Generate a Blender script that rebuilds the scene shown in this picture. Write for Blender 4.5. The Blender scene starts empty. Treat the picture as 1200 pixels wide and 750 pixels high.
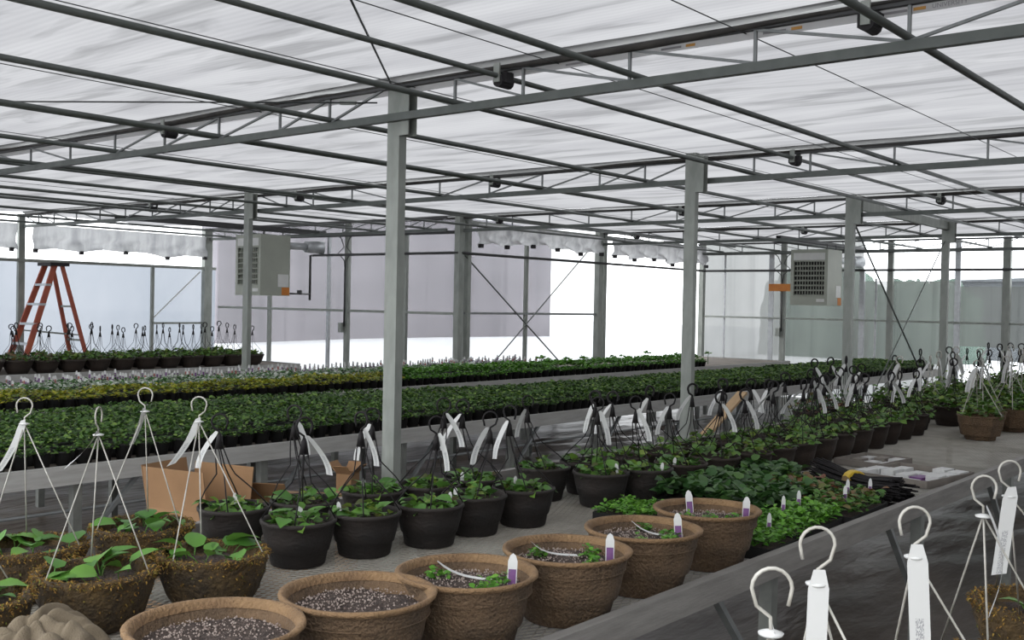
import bpy, math, random
import numpy as np
from mathutils import Vector, Matrix

random.seed(7)
RNG = np.random.default_rng(7)
SC = bpy.context.scene
COL = SC.collection
PI = math.pi
CZ = 1.65            # eye height above the greenhouse floor: heights below are written relative to the eye

# ---------------------------------------------------------------- camera
cam_d = bpy.data.cameras.new('camera')
cam_d.sensor_fit = 'HORIZONTAL'
cam_d.sensor_width = 36.0
cam_d.lens = 36.0 * 1233.4 / 1200.0
cam_d.clip_start = 0.05
cam_d.clip_end = 300
cam = bpy.data.objects.new('camera', cam_d)
COL.objects.link(cam)
RGT = Vector((0.6350663475, -0.7722041377, 0.0197864592))
DWN = Vector((0.0009201054, -0.0248587224, -0.9996905508))
FWD = Vector((0.7724570458, 0.6348880324, -0.0150764288))
cam.matrix_world = Matrix(((RGT.x, -DWN.x, -FWD.x, 0), (RGT.y, -DWN.y, -FWD.y, 0), (RGT.z, -DWN.z, -FWD.z, CZ), (0, 0, 0, 1)))
SC.camera = cam

# ---------------------------------------------------------------- light: bright overcast sky, coming in through curtain, walls and the bared roof behind the camera
SKY = 4.2
world = bpy.data.worlds.new('overcast_sky')
SC.world = world
world.use_nodes = True
wn = world.node_tree
bg = wn.nodes['Background']
bg.inputs['Color'].default_value = (0.95, 0.975, 1.0, 1)
bg.inputs['Strength'].default_value = SKY
vs = SC.view_settings
vs.view_transform = 'Standard'
vs.look = 'None'
vs.exposure = 0.0
vs.gamma = 1.0
vs.use_curve_mapping = False
cy = SC.cycles
cy.use_denoising = True
cy.max_bounces = 10
cy.diffuse_bounces = 5
cy.transmission_bounces = 8
cy.transparent_max_bounces = 16
cy.caustics_reflective = False

# ---------------------------------------------------------------- materials
def new_mat(name):
    m = bpy.data.materials.new(name)
    m.use_nodes = True
    nt = m.node_tree
    return m, nt, nt.nodes['Principled BSDF']

def N(nt, typ, **kw):
    n = nt.nodes.new(typ)
    for k, v in kw.items():
        setattr(n, k, v)
    return n

def ramp(nt, stops):
    r = N(nt, 'ShaderNodeValToRGB')
    els = r.color_ramp.elements
    els[0].position, els[1].position = stops[0][0], stops[-1][0]
    els[0].color = (*stops[0][1], 1)
    els[1].color = (*stops[-1][1], 1)
    for p, c in stops[1:-1]:
        e = els.new(p)
        e.color = (*c, 1)
    return r

def pm(name, c1, c2=None, scale=8.0, rough=0.7, metal=0.0, bump=0.0, detail=4.0, stretch=(1, 1, 1), bscale=None, spec=0.5):
    """A surface of two colours mixed by noise, with optional fine relief."""
    m, nt, b = new_mat(name)
    b.inputs['Roughness'].default_value = rough
    b.inputs['Metallic'].default_value = metal
    b.inputs['Specular IOR Level'].default_value = spec
    if c2 is None:
        c2 = tuple(x * 0.8 for x in c1)
    tc = N(nt, 'ShaderNodeTexCoord')
    mp = N(nt, 'ShaderNodeMapping')
    mp.inputs['Scale'].default_value = stretch
    nt.links.new(tc.outputs['Object'], mp.inputs['Vector'])
    no = N(nt, 'ShaderNodeTexNoise')
    no.inputs['Scale'].default_value = scale
    no.inputs['Detail'].default_value = detail
    nt.links.new(mp.outputs[0], no.inputs['Vector'])
    r = ramp(nt, [(0.32, c1), (0.68, c2)])
    nt.links.new(no.outputs['Fac'], r.inputs[0])
    nt.links.new(r.outputs[0], b.inputs['Base Color'])
    if bump:
        n2 = N(nt, 'ShaderNodeTexNoise')
        n2.inputs['Scale'].default_value = bscale or scale * 4
        n2.inputs['Detail'].default_value = 3
        nt.links.new(mp.outputs[0], n2.inputs['Vector'])
        bp = N(nt, 'ShaderNodeBump')
        bp.inputs['Strength'].default_value = bump
        bp.inputs['Distance'].default_value = 0.02
        nt.links.new(n2.outputs['Fac'], bp.inputs['Height'])
        nt.links.new(bp.outputs[0], b.inputs['Normal'])
    return m

def leaf_mat(name, stops, rough=0.45, trans=0.25):
    """Leaf green picked per leaf by the mesh's 'tint' attribute (random; in trays it also rises with height)."""
    m, nt, b = new_mat(name)
    at = N(nt, 'ShaderNodeAttribute', attribute_name='tint')
    r = ramp(nt, stops)
    nt.links.new(at.outputs['Fac'], r.inputs[0])
    nt.links.new(r.outputs[0], b.inputs['Base Color'])
    b.inputs['Roughness'].default_value = rough
    b.inputs['Specular IOR Level'].default_value = 0.35
    tl = N(nt, 'ShaderNodeBsdfTranslucent')
    nt.links.new(r.outputs[0], tl.inputs['Color'])
    mx = N(nt, 'ShaderNodeMixShader')
    mx.inputs[0].default_value = trans
    nt.links.new(b.outputs[0], mx.inputs[1])
    nt.links.new(tl.outputs[0], mx.inputs[2])
    nt.links.new(mx.outputs[0], nt.nodes['Material Output'].inputs[0])
    return m

def sheet_mat(name, colour, clear, colour2=None, scale=3.0, stretch=(1, 1, 1), ribs=None, white=0.0, streak=None):
    """Thin plastic or cloth sheet: light comes through it scattered (translucent) and partly straight (clear)."""
    m, nt, b = new_mat(name)
    nt.nodes.remove(b)
    tc = N(nt, 'ShaderNodeTexCoord')
    mp = N(nt, 'ShaderNodeMapping')
    mp.inputs['Scale'].default_value = stretch
    nt.links.new(tc.outputs['Object'], mp.inputs['Vector'])
    no = N(nt, 'ShaderNodeTexNoise')
    no.inputs['Scale'].default_value = scale
    no.inputs['Detail'].default_value = 5
    nt.links.new(mp.outputs[0], no.inputs['Vector'])
    r = ramp(nt, [(0.3, colour2 or colour), (0.62, colour)])
    nt.links.new(no.outputs['Fac'], r.inputs[0])
    out = r.outputs[0]
    if ribs:
        wv = N(nt, 'ShaderNodeTexWave', bands_direction=ribs[0])
        wv.inputs['Scale'].default_value = ribs[1]
        wv.inputs['Distortion'].default_value = ribs[3] if len(ribs) > 3 else 0.0
        nt.links.new(tc.outputs['Object'], wv.inputs['Vector'])
        r2 = ramp(nt, [(0.0, (1 - ribs[2],) * 3), (1.0, (1, 1, 1))])
        nt.links.new(wv.outputs['Fac'], r2.inputs[0])
        mc = N(nt, 'ShaderNodeMix', data_type='RGBA', blend_type='MULTIPLY')
        mc.inputs['Factor'].default_value = 1
        nt.links.new(out, mc.inputs['A'])
        nt.links.new(r2.outputs[0], mc.inputs['B'])
        out = mc.outputs['Result']
    if streak:
        m3 = N(nt, 'ShaderNodeMapping')
        m3.inputs['Scale'].default_value = streak[1]
        m3.inputs['Rotation'].default_value = (0, 0, .12)
        nt.links.new(tc.outputs['Object'], m3.inputs['Vector'])
        n3 = N(nt, 'ShaderNodeTexNoise')
        n3.inputs['Scale'].default_value = streak[0]
        n3.inputs['Detail'].default_value = 6
        n3.inputs['Distortion'].default_value = .6
        nt.links.new(m3.outputs[0], n3.inputs['Vector'])
        r3 = ramp(nt, [(0.36, (1 - streak[2],) * 3), (0.50, (1, 1, 1))])
        nt.links.new(n3.outputs['Fac'], r3.inputs[0])
        mc3 = N(nt, 'ShaderNodeMix', data_type='RGBA', blend_type='MULTIPLY')
        mc3.inputs['Factor'].default_value = 1
        nt.links.new(out, mc3.inputs['A'])
        nt.links.new(r3.outputs[0], mc3.inputs['B'])
        out = mc3.outputs['Result']
    tl = N(nt, 'ShaderNodeBsdfTranslucent')
    nt.links.new(out, tl.inputs['Color'])
    df = N(nt, 'ShaderNodeBsdfDiffuse')
    nt.links.new(out, df.inputs['Color'])
    m1 = N(nt, 'ShaderNodeMixShader')
    m1.inputs[0].default_value = white
    nt.links.new(tl.outputs[0], m1.inputs[1])
    nt.links.new(df.outputs[0], m1.inputs[2])
    last = m1
    if clear:
        tr = N(nt, 'ShaderNodeBsdfTransparent')
        tr.inputs['Color'].default_value = (0.96, 0.97, 0.97, 1)
        m2 = N(nt, 'ShaderNodeMixShader')
        m2.inputs[0].default_value = clear
        nt.links.new(m1.outputs[0], m2.inputs[1])
        nt.links.new(tr.outputs[0], m2.inputs[2])
        last = m2
    nt.links.new(last.outputs[0], nt.nodes['Material Output'].inputs[0])
    return m

M = {}
M['galv'] = pm('galvanised_steel', (0.29, 0.305, 0.28), (0.215, 0.23, 0.21), 14, 0.55, 0.2, stretch=(1, 1, .4))
M['pipe'] = pm('painted_pipe', (0.105, 0.115, 0.108), (0.08, 0.09, 0.083), 10, 0.5, 0.2)
M['rod'] = pm('thin_steel_rod', (0.17, 0.18, 0.18), (0.22, 0.23, 0.23), 10, 0.5, 0.4)
M['dark_steel'] = pm('dark_painted_steel', (0.028, 0.028, 0.030), (0.040, 0.040, 0.040), 10, 0.5)
M['aluminium'] = pm('bright_aluminium', (0.52, 0.54, 0.55), (0.42, 0.43, 0.45), 18, 0.4, 0.4)
M['cable'] = pm('steel_cable', (0.06, 0.065, 0.065), None, 20, 0.5, 0.3)
M['curtain'] = sheet_mat('roof_curtain_cloth', (0.185, 0.183, 0.185), 0.0, (0.145, 0.143, 0.147), 1.6, (1.7, 0.35, 1), ('X', 7.0, 0.06, 0.6), 0.03, (1.5, (3.2, .55, 1), .28))
M['fold'] = sheet_mat('gathered_curtain_cloth', (0.20, 0.20, 0.198), 0.0, (0.13, 0.132, 0.13), 5.0, (7, .4, 6), None, 0.05)
M['selvage'] = sheet_mat('white_selvage', (0.55, 0.54, 0.54), 0.1, None, 3, (1, 1, 1), None, 0.4)
M['print_grey'] = pm('grey_print', (0.24, 0.23, 0.24), None, 9, 0.8)
M['print_orange'] = pm('orange_print', (0.50, 0.25, 0.06), None, 9, 0.8)
M['hem'] = pm('dark_curtain_hem', (0.022, 0.020, 0.019), (0.05, 0.045, 0.04), 6, 0.9)
M['poly'] = sheet_mat('ribbed_clear_wall_sheet', (0.185, 0.18, 0.19), 0.42, (0.13, 0.13, 0.135), 1.2, (1, 1, .3), None, 0.05, (3, (1.5, 1.5, .04), .3))
M['poly_pale'] = sheet_mat('frosted_wall_sheet', (0.185, 0.197, 0.215), 0.03, (0.15, 0.165, 0.185), 0.8, (1, 1, .5), None, 0.05)
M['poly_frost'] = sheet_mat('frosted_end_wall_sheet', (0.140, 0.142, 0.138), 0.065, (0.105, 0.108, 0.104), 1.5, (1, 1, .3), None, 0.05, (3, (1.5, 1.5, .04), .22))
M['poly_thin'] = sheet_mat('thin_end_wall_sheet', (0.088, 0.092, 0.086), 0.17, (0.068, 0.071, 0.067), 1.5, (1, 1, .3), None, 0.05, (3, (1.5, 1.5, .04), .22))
M['poly_clear'] = sheet_mat('clear_wall_sheet', (0.2, 0.2, 0.2), 0.85)
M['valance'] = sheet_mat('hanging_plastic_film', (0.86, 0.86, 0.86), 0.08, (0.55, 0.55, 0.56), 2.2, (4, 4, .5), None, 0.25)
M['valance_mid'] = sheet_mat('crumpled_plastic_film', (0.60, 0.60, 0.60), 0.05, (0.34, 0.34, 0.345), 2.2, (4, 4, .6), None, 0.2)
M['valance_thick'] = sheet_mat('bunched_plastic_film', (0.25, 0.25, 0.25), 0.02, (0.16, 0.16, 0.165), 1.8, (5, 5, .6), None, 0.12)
M['wood'] = pm('weathered_grey_board', (0.215, 0.205, 0.19), (0.155, 0.145, 0.135), 5, 0.8, 0, 0.15, 6, (1, 8, 8), 20)
M['wood_lit'] = pm('lit_grey_board', (0.36, 0.355, 0.34), (0.29, 0.285, 0.27), 5, 0.8, 0, 0.15, 6, (1, 8, 8), 20)  # same boards made paler: stronger light on the other benches' rails, painted in
M['leg_steel'] = pm('bench_leg_steel', (0.17, 0.175, 0.16), (0.12, 0.125, 0.115), 14, 0.55, 0.2)
M['mesh'] = pm('expanded_metal', (0.29, 0.272, 0.232), (0.215, 0.20, 0.17), 9, 0.5, 0.1)
M['bench_board'] = pm('bench_surface', (0.20, 0.17, 0.14), (0.14, 0.12, 0.10), 3, 0.85)
M['black_pot'] = pm('black_fibre_pot', (0.010, 0.008, 0.007), (0.021, 0.015, 0.012), 7, 0.8, 0, 0.25, 5, (1, 1, 2), 50)
M['brown_pot'] = pm('dark_brown_pot', (0.030, 0.019, 0.013), (0.018, 0.012, 0.009), 7, 0.8, 0, 0.2, 5, (1, 1, 2), 50)
M['fibre_pot'] = pm('brown_fibre_pot', (0.125, 0.076, 0.040), (0.070, 0.044, 0.025), 9, 0.9, 0, 0.7, 6, (1, 1, 1), 110)
M['fibre_rim'] = pm('worn_pot_rim', (0.215, 0.130, 0.062), (0.125, 0.072, 0.035), 9, 0.9, 0, 0.6, 6, (1, 1, 1), 110)
M['plastic_pot'] = pm('black_plastic', (0.007, 0.007, 0.007), (0.013, 0.012, 0.012), 9, 0.6, spec=0.25)
M['soil'] = pm('potting_soil', (0.030, 0.018, 0.014), (0.075, 0.052, 0.042), 45, 0.95, 0, 1.0, 6, (1, 1, 1), 130)
M['perlite'] = pm('white_perlite', (0.34, 0.285, 0.25), (0.16, 0.115, 0.10), 60, 0.9)
M['moss'] = pm('sheet_moss', (0.028, 0.018, 0.008), (0.075, 0.045, 0.014), 16, 0.95, 0, 1.0, 6, (1, 1, 1), 60)
M['moss_tuft'] = leaf_mat('moss_fringe', [(0, (0.09, 0.046, 0.012)), (.4, (0.19, 0.10, 0.020)), (.8, (0.26, 0.16, 0.034)), (1, (0.11, 0.13, 0.022))], 0.9, 0.15)
M['leaf'] = leaf_mat('broad_green_leaf', [(0, (0.045, 0.125, 0.022)), (.6, (0.085, 0.22, 0.035)), (1, (0.17, 0.30, 0.05))])
M['leaf_far'] = leaf_mat('mixed_green_leaf', [(0, (0.06, 0.045, 0.015)), (.2, (0.045, 0.11, 0.018)), (.7, (0.09, 0.20, 0.03)), (1, (0.20, 0.28, 0.05))])
M['leaf_dark'] = leaf_mat('bedding_leaf', [(0, (0.018, 0.045, 0.010)), (.5, (0.046, 0.108, 0.020)), (.85, (0.10, 0.19, 0.032)), (1, (0.19, 0.28, 0.06))], 0.5)
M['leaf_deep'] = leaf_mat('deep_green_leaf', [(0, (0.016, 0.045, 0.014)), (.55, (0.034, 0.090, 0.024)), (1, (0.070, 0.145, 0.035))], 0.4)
M['leaf_bright'] = leaf_mat('bright_leaf', [(0, (0.04, 0.13, 0.012)), (.5, (0.08, 0.23, 0.022)), (1, (0.15, 0.33, 0.04))])
M['leaf_yellow'] = leaf_mat('yellow_leaf', [(0, (0.08, 0.15, 0.018)), (.5, (0.24, 0.27, 0.02)), (1, (0.36, 0.31, 0.025))])
M['leaf_white'] = leaf_mat('silver_leaf', [(0, (0.04, 0.12, 0.03)), (.45, (0.10, 0.22, 0.06)), (.6, (0.42, 0.46, 0.38)), (1, (0.6, 0.63, 0.58))])
M['leaf_coleus'] = leaf_mat('reddish_leaf', [(0, (0.035, 0.085, 0.02)), (.6, (0.07, 0.17, 0.028)), (.8, (0.14, 0.12, 0.04)), (1, (0.16, 0.045, 0.03))])
M['tag'] = pm('white_plastic_tag', (0.52, 0.52, 0.51), (0.46, 0.46, 0.45), 20, 0.5)
M['tag_purple'] = pm('purple_print', (0.10, 0.03, 0.13), (0.16, 0.06, 0.19), 30, 0.5)
M['tag_red'] = pm('red_print', (0.30, 0.06, 0.06), (0.36, 0.14, 0.12), 30, 0.5)
M['white_wire'] = pm('white_coated_wire', (0.40, 0.385, 0.35), (0.30, 0.285, 0.25), 30, 0.45)
M['black_wire'] = pm('black_plastic_wire', (0.008, 0.007, 0.008), (0.015, 0.013, 0.013), 30, 0.6, spec=0.2)
M['heater'] = pm('heater_enamel', (0.33, 0.345, 0.295), (0.30, 0.315, 0.27), 4, 0.5)
M['heater_dark'] = pm('heater_inside', (0.010, 0.009, 0.010), (0.018, 0.016, 0.018), 4, 0.8)
M['white_plate'] = pm('white_label_plate', (0.62, 0.62, 0.60), (0.56, 0.56, 0.55), 12, 0.5)
M['orange'] = pm('orange_label', (0.52, 0.18, 0.02), (0.44, 0.14, 0.02), 12, 0.6)
M['ladder'] = pm('orange_fibreglass', (0.36, 0.080, 0.035), (0.26, 0.052, 0.03), 5, 0.5)
M['card'] = pm('corrugated_cardboard', (0.25, 0.140, 0.066), (0.205, 0.112, 0.052), 4, 0.85, 0, 0.1, 4, (1, 1, 1), 40)
M['cloth'] = pm('taupe_cloth', (0.150, 0.118, 0.078), (0.115, 0.090, 0.060), 12, 0.95, 0, 0.3, 4, (1, 1, 1), 260)
M['floor'] = pm('black_ground_cloth', (0.042, 0.035, 0.030), (0.072, 0.052, 0.038), 0.9, 0.36, 0, 1.0, 6, (0.55, 1.6, 1), 6.0)
M['snow'] = pm('trodden_snow', (0.80, 0.81, 0.83), (0.70, 0.71, 0.73), 0.6, 0.8, 0, 0.3, 4, (1, 1, 1), 3)
M['barn'] = pm('grey_barn_cladding', (0.21, 0.195, 0.215), (0.16, 0.15, 0.165), 0.7, 0.8, 0, 0, 4, (.3, .3, 2))
M['shed'] = pm('dark_shed_boards', (0.10, 0.11, 0.12), (0.075, 0.085, 0.095), 0.8, 0.8)
M['hedge'] = pm('evergreen', (0.10, 0.15, 0.12), (0.06, 0.10, 0.08), 3, 0.9, 0, 0.8, 6, (1, 1, 1), 9)
M['yellow'] = pm('yellow_tape', (0.55, 0.38, 0.03), (0.45, 0.30, 0.03), 10, 0.5)
M['plank'] = pm('pale_pine', (0.42, 0.29, 0.16), (0.36, 0.24, 0.13), 5, 0.7, 0, 0, 5, (1, 6, 6))
M['tray_grey'] = pm('grey_card_tray', (0.20, 0.18, 0.155), (0.15, 0.13, 0.115), 9, 0.8)

# tags carry small grey lines of print
def tag_print():
    m, nt, b = new_mat('printed_plastic_tag')
    b.inputs['Roughness'].default_value = 0.5
    at = N(nt, 'ShaderNodeUVMap')
    sp = N(nt, 'ShaderNodeSeparateXYZ')
    nt.links.new(at.outputs[0], sp.inputs[0])
    no = N(nt, 'ShaderNodeTexNoise')
    no.inputs['Scale'].default_value = 1.0
    mp = N(nt, 'ShaderNodeMapping')
    mp.inputs['Scale'].default_value = (22, 60, 1)
    nt.links.new(at.outputs[0], mp.inputs['Vector'])
    nt.links.new(mp.outputs[0], no.inputs['Vector'])
    gt = N(nt, 'ShaderNodeMath', operation='GREATER_THAN')
    gt.inputs[1].default_value = 0.50
    nt.links.new(no.outputs['Fac'], gt.inputs[0])
    band = N(nt, 'ShaderNodeMath', operation='COMPARE')
    band.inputs[1].default_value = 0.5
    band.inputs[2].default_value = 0.20
    nt.links.new(sp.outputs[0], band.inputs[0])
    low = N(nt, 'ShaderNodeMath', operation='GREATER_THAN')
    low.inputs[1].default_value = 0.5
    nt.links.new(sp.outputs[1], low.inputs[0])
    m1 = N(nt, 'ShaderNodeMath', operation='MULTIPLY')
    nt.links.new(gt.outputs[0], m1.inputs[0])
    nt.links.new(band.outputs[0], m1.inputs[1])
    m2 = N(nt, 'ShaderNodeMath', operation='MULTIPLY')
    nt.links.new(m1.outputs[0], m2.inputs[0])
    nt.links.new(low.outputs[0], m2.inputs[1])
    r = ramp(nt, [(0, (0.50, 0.50, 0.49)), (1, (0.24, 0.24, 0.25))])
    nt.links.new(m2.outputs[0], r.inputs[0])
    nt.links.new(r.outputs[0], b.inputs['Base Color'])
    return m
M['tag_print'] = tag_print()

# ---------------------------------------------------------------- geometry helpers
def V(*a):
    return Vector(a)

class MB:
    """Collects shapes; build() links them as ONE mesh object."""
    def __init__(self):
        self.v, self.f, self.mi, self.cur, self.uv = [], [], [], 0, {}
    def add(self, vs, fs):
        o = len(self.v)
        self.v += [tuple(p) for p in vs]
        for f in fs:
            self.f.append(tuple(o + i for i in f))
            self.mi.append(self.cur)
        return self
    def box(self, x0, x1, y0, y1, z0, z1):
        return self.add([(x, y, z) for x in (x0, x1) for y in (y0, y1) for z in (z0, z1)],
                        [(0, 1, 3, 2), (4, 6, 7, 5), (0, 4, 5, 1), (2, 3, 7, 6), (0, 2, 6, 4), (1, 5, 7, 3)])
    def bar(self, p, q, w, h, up=(0, 0, 1)):
        p, q = Vector(p), Vector(q)
        d = (q - p).normalized()
        u = Vector(up)
        if abs(d.dot(u)) > 0.97:
            u = Vector((1, 0, 0))
        s = d.cross(u).normalized()
        u = s.cross(d).normalized()
        vs = [c + s * (a * w / 2) + u * (b * h / 2) for c in (p, q) for a in (-1, 1) for b in (-1, 1)]
        return self.add(vs, [(0, 1, 3, 2), (4, 6, 7, 5), (0, 4, 5, 1), (2, 3, 7, 6), (0, 2, 6, 4), (1, 5, 7, 3)])
    def tube(self, pts, r, n=6, caps=True):
        pts = [Vector(p) for p in pts]
        rs = r if isinstance(r, (list, tuple)) else [r] * len(pts)
        d = (pts[1] - pts[0]).normalized()
        s = d.cross(Vector((0, 0, 1)))
        if s.length < 0.05:
            s = d.cross(Vector((1, 0, 0)))
        s.normalize()
        vs, fs = [], []
        for i, p in enumerate(pts):
            t = (pts[min(i + 1, len(pts) - 1)] - pts[max(i - 1, 0)]).normalized()
            s = (s - t * s.dot(t)).normalized()
            b = t.cross(s)
            for k in range(n):
                a = 2 * PI * k / n
                vs.append(p + (s * math.cos(a) + b * math.sin(a)) * rs[i])
        for i in range(len(pts) - 1):
            for k in range(n):
                k2 = (k + 1) % n
                fs.append((i * n + k, i * n + k2, (i + 1) * n + k2, (i + 1) * n + k))
        if caps:
            fs.append(tuple(reversed(range(n))))
            fs.append(tuple(range((len(pts) - 1) * n, len(pts) * n)))
        return self.add(vs, fs)
    def lathe(self, prof, n=24, cx=0, cy=0, wob=None, caps=True):
        vs, fs = [], []
        for j, (r, z) in enumerate(prof):
            for k in range(n):
                a = 2 * PI * k / n
                rr = r * (1 + (wob(a, j) if wob else 0))
                vs.append((cx + rr * math.cos(a), cy + rr * math.sin(a), z))
        for j in range(len(prof) - 1):
            for k in range(n):
                k2 = (k + 1) % n
                fs.append((j * n + k, j * n + k2, (j + 1) * n + k2, (j + 1) * n + k))
        if caps and prof[0][0] > 1e-6:
            fs.append(tuple(reversed(range(n))))
        if caps and prof[-1][0] > 1e-6:
            fs.append(tuple(range((len(prof) - 1) * n, len(prof) * n)))
        return self.add(vs, fs)
    def mesh(self, name, mats, org=(0, 0, 0), smooth=False):
        me = bpy.data.meshes.new(name)
        o = Vector(org)
        me.from_pydata([Vector(p) - o for p in self.v], [], self.f)
        if not isinstance(mats, (list, tuple)):
            mats = [mats]
        for m in mats:
            me.materials.append(m)
        if len(mats) > 1:
            me.polygons.foreach_set('material_index', self.mi)
        if smooth:
            me.polygons.foreach_set('use_smooth', [True] * len(me.polygons))
        me.update()
        return me
    def build(self, name, mats, parent=None, org=(0, 0, 0), smooth=False, kind=None, label=None):
        return link(name, self.mesh(name, mats, org, smooth), parent, org if parent is None else None, kind, label)

def link(name, me, parent=None, org=None, kind=None, label=None):
    o = bpy.data.objects.new(name, me)
    COL.objects.link(o)
    if parent is not None:
        o.parent = parent
    elif org is not None:
        o.location = (org[0], org[1], org[2] + CZ)
    if kind:
        o['kind'] = kind
    if label:
        o['label'] = label
    return o

def tag(o, label, cat, group=None):
    o['label'] = label
    o['category'] = cat
    if group:
        o['group'] = group
    elif 'group' in o:
        del o['group']
    return o

def thing(name, label, cat, loc, group=None, rz=0.0):
    o = bpy.data.objects.new(name, None)
    o.empty_display_size = 0.1
    COL.objects.link(o)
    o.location = (loc[0], loc[1], loc[2] + CZ)
    o.rotation_euler = (0, 0, rz)
    return tag(o, label, cat, group)

def structure(name, loc=(0, 0, 0)):
    o = bpy.data.objects.new(name, None)
    o.empty_display_size = 0.1
    COL.objects.link(o)
    o.location = (loc[0], loc[1], loc[2] + CZ)
    o['kind'] = 'structure'
    return o

CH = {}
def kids(o):
    return list(o.children)

def dup(root, loc, rz=0.0, sc=1.0, label=None, cat=None, group=None):
    r = root.copy()
    COL.objects.link(r)
    r.location = (loc[0], loc[1], loc[2] + CZ)
    r.rotation_euler = (0, 0, rz)
    r.scale = (sc, sc, sc)
    if label:
        tag(r, label, cat or root['category'], group)
    for ch in kids(root):
        c = ch.copy()
        COL.objects.link(c)
        c.parent = r
        for g in kids(ch):
            d = g.copy()
            COL.objects.link(d)
            d.parent = c
    return r

def raw_mesh(name, verts, faces, mats, tint=None, midx=None, smooth=False):
    """Fast mesh from arrays; faces is an (n,3) or (n,4) int array; tint is one value per vertex."""
    me = bpy.data.meshes.new(name)
    k = faces.shape[1]
    me.vertices.add(len(verts))
    me.vertices.foreach_set('co', np.ascontiguousarray(verts, dtype=np.float32).ravel())
    me.loops.add(faces.size)
    me.loops.foreach_set('vertex_index', np.ascontiguousarray(faces, dtype=np.int32).ravel())
    me.polygons.add(len(faces))
    me.polygons.foreach_set('loop_start', np.arange(0, faces.size, k, dtype=np.int32))
    for m in (mats if isinstance(mats, (list, tuple)) else [mats]):
        me.materials.append(m)
    if midx is not None:
        me.polygons.foreach_set('material_index', midx.astype(np.int32))
    if smooth:
        me.polygons.foreach_set('use_smooth', np.ones(len(faces), dtype=bool))
    if tint is not None:
        a = me.attributes.new('tint', 'FLOAT', 'POINT')
        a.data.foreach_set('value', tint.astype(np.float32))
    me.update(calc_edges=True)
    me.validate()
    return me

LEAF_V = np.array([(0, 0, 0), (.30, .30, .10), (.30, -.30, .10), (.68, .27, .06), (.68, -.27, .06), (1, 0, -.16), (.45, 0, .02)])
LEAF_F = np.array([(0, 2, 6), (0, 6, 1), (1, 6, 3), (2, 4, 6), (6, 5, 3), (6, 4, 5)])

def cloud(pos, size, tintv, pitch=(-.2, .9), width=1.0):
    """Vertices, triangles and tints of many small leaves at pos."""
    n = len(pos)
    yaw = RNG.uniform(0, 2 * PI, n)
    pit = RNG.uniform(pitch[0], pitch[1], n)
    rol = RNG.uniform(-.6, .6, n)
    L = LEAF_V[None] * np.array([1, width, 1])[None, None] * size[:, None, None]
    x, y, z = L[..., 0], L[..., 1], L[..., 2]
    c, s = np.cos(rol)[:, None], np.sin(rol)[:, None]
    y, z = y * c - z * s, y * s + z * c
    c, s = np.cos(pit)[:, None], np.sin(pit)[:, None]
    x, z = x * c - z * s, x * s + z * c
    c, s = np.cos(yaw)[:, None], np.sin(yaw)[:, None]
    x, y = x * c - y * s, x * s + y * c
    vv = np.stack([x, y, z], -1) + pos[:, None, :]
    ff = LEAF_F[None] + (np.arange(n) * 7)[:, None, None]
    return vv.reshape(-1, 3), ff.reshape(-1, 3), np.repeat(tintv, 7)

def grid_mesh(name, x0, x1, y0, y1, nx, ny, zf, mats, smooth=True):
    X, Y = np.meshgrid(np.linspace(x0, x1, nx), np.linspace(y0, y1, ny), indexing='ij')
    Z = zf(X, Y)
    vv = np.stack([X, Y, Z], -1).reshape(-1, 3)
    i = np.arange(nx - 1)[:, None] * ny + np.arange(ny - 1)[None]
    ff = np.stack([i, i + ny, i + ny + 1, i + 1], -1).reshape(-1, 4)
    return raw_mesh(name, vv, ff, mats, smooth=smooth)

def waves(X, Y, amp, n, lo, hi, seed, ang=None):
    r = np.random.default_rng(seed)
    Z = np.zeros_like(X)
    for _ in range(n):
        k = r.uniform(lo, hi)
        a = r.uniform(0, PI) if ang is None else r.normal(ang[0], ang[1])
        Z += np.sin(k * (X * math.cos(a) + Y * math.sin(a)) + r.uniform(0, 6.28)) / n ** .5
    return Z * amp

GZ = -1.65            # floor
BZ = -0.93            # bench surface
COLX = [4.35, 8.01, 11.67, 15.33, 18.99]
ROWY = [-1.54, 4.55, 10.64, 16.74]

# ================================================================ THE SETTING
fl = link('floor', grid_mesh('floor', -6, 19.2, -7.7, 16.9, 190, 190,
          lambda X, Y: GZ - 0.02 + np.maximum(waves(X, Y, 0.016, 9, 3, 16, 3, (1.2, .5)), -0.02), M['floor']), kind='structure')
fl.location = (0, 0, CZ)
gd = link('ground', grid_mesh('ground', -40, 90, -50, 110, 200, 200,
          lambda X, Y: np.minimum(GZ - 0.06 + np.clip((X - 20.5) * 0.2, 0, .55) * np.clip((16 - Y) / 2, 0, 1) + np.clip((Y - 17.2) * 0.45, 0, .72) * np.clip(X - 11, 0, 1) * (X < 40) + waves(X, Y, 0.03, 6, .3, 1.0, 5), 2), M['snow']), kind='structure')
gd.location = (0, 0, CZ)

# ---- roof curtain: one cloth panel per bay between trusses, gathered into a fold at each truss
ceil = structure('ceiling', (6, 4.5, 1.29))
CO = (6, 4.5, 1.29)
edges = [0.69] + COLX  # bays behind the camera left uncovered to let extra sky light in
for i in range(len(edges) - 1):
    a, b = edges[i], edges[i + 1]
    ymax = 16.74 if b < 12 else 10.64
    def zf(X, Y, a=a, b=b, i=i):
        t = (X - a) / (b - a)
        e = np.clip(np.minimum(t - .02, 1 - t) * 9, 0, 1)
        return (1.319 - 0.045 * np.sin(PI * t) + e * (waves(X, Y, 0.012, 7, 1.0, 5.0, 40 + i, (0.0, .25)) + waves(X, Y, 0.006, 6, 4, 14, 60 + i, (0.1, .35)))) - CO[2]
    me = grid_mesh('curtain_panel', a + .075, b + .01, -7.6, ymax, 50, 110, zf, M['curtain'])
    me.transform(Matrix.Translation((-CO[0], -CO[1], 0)))
    link('curtain_panel', me, ceil)
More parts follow.
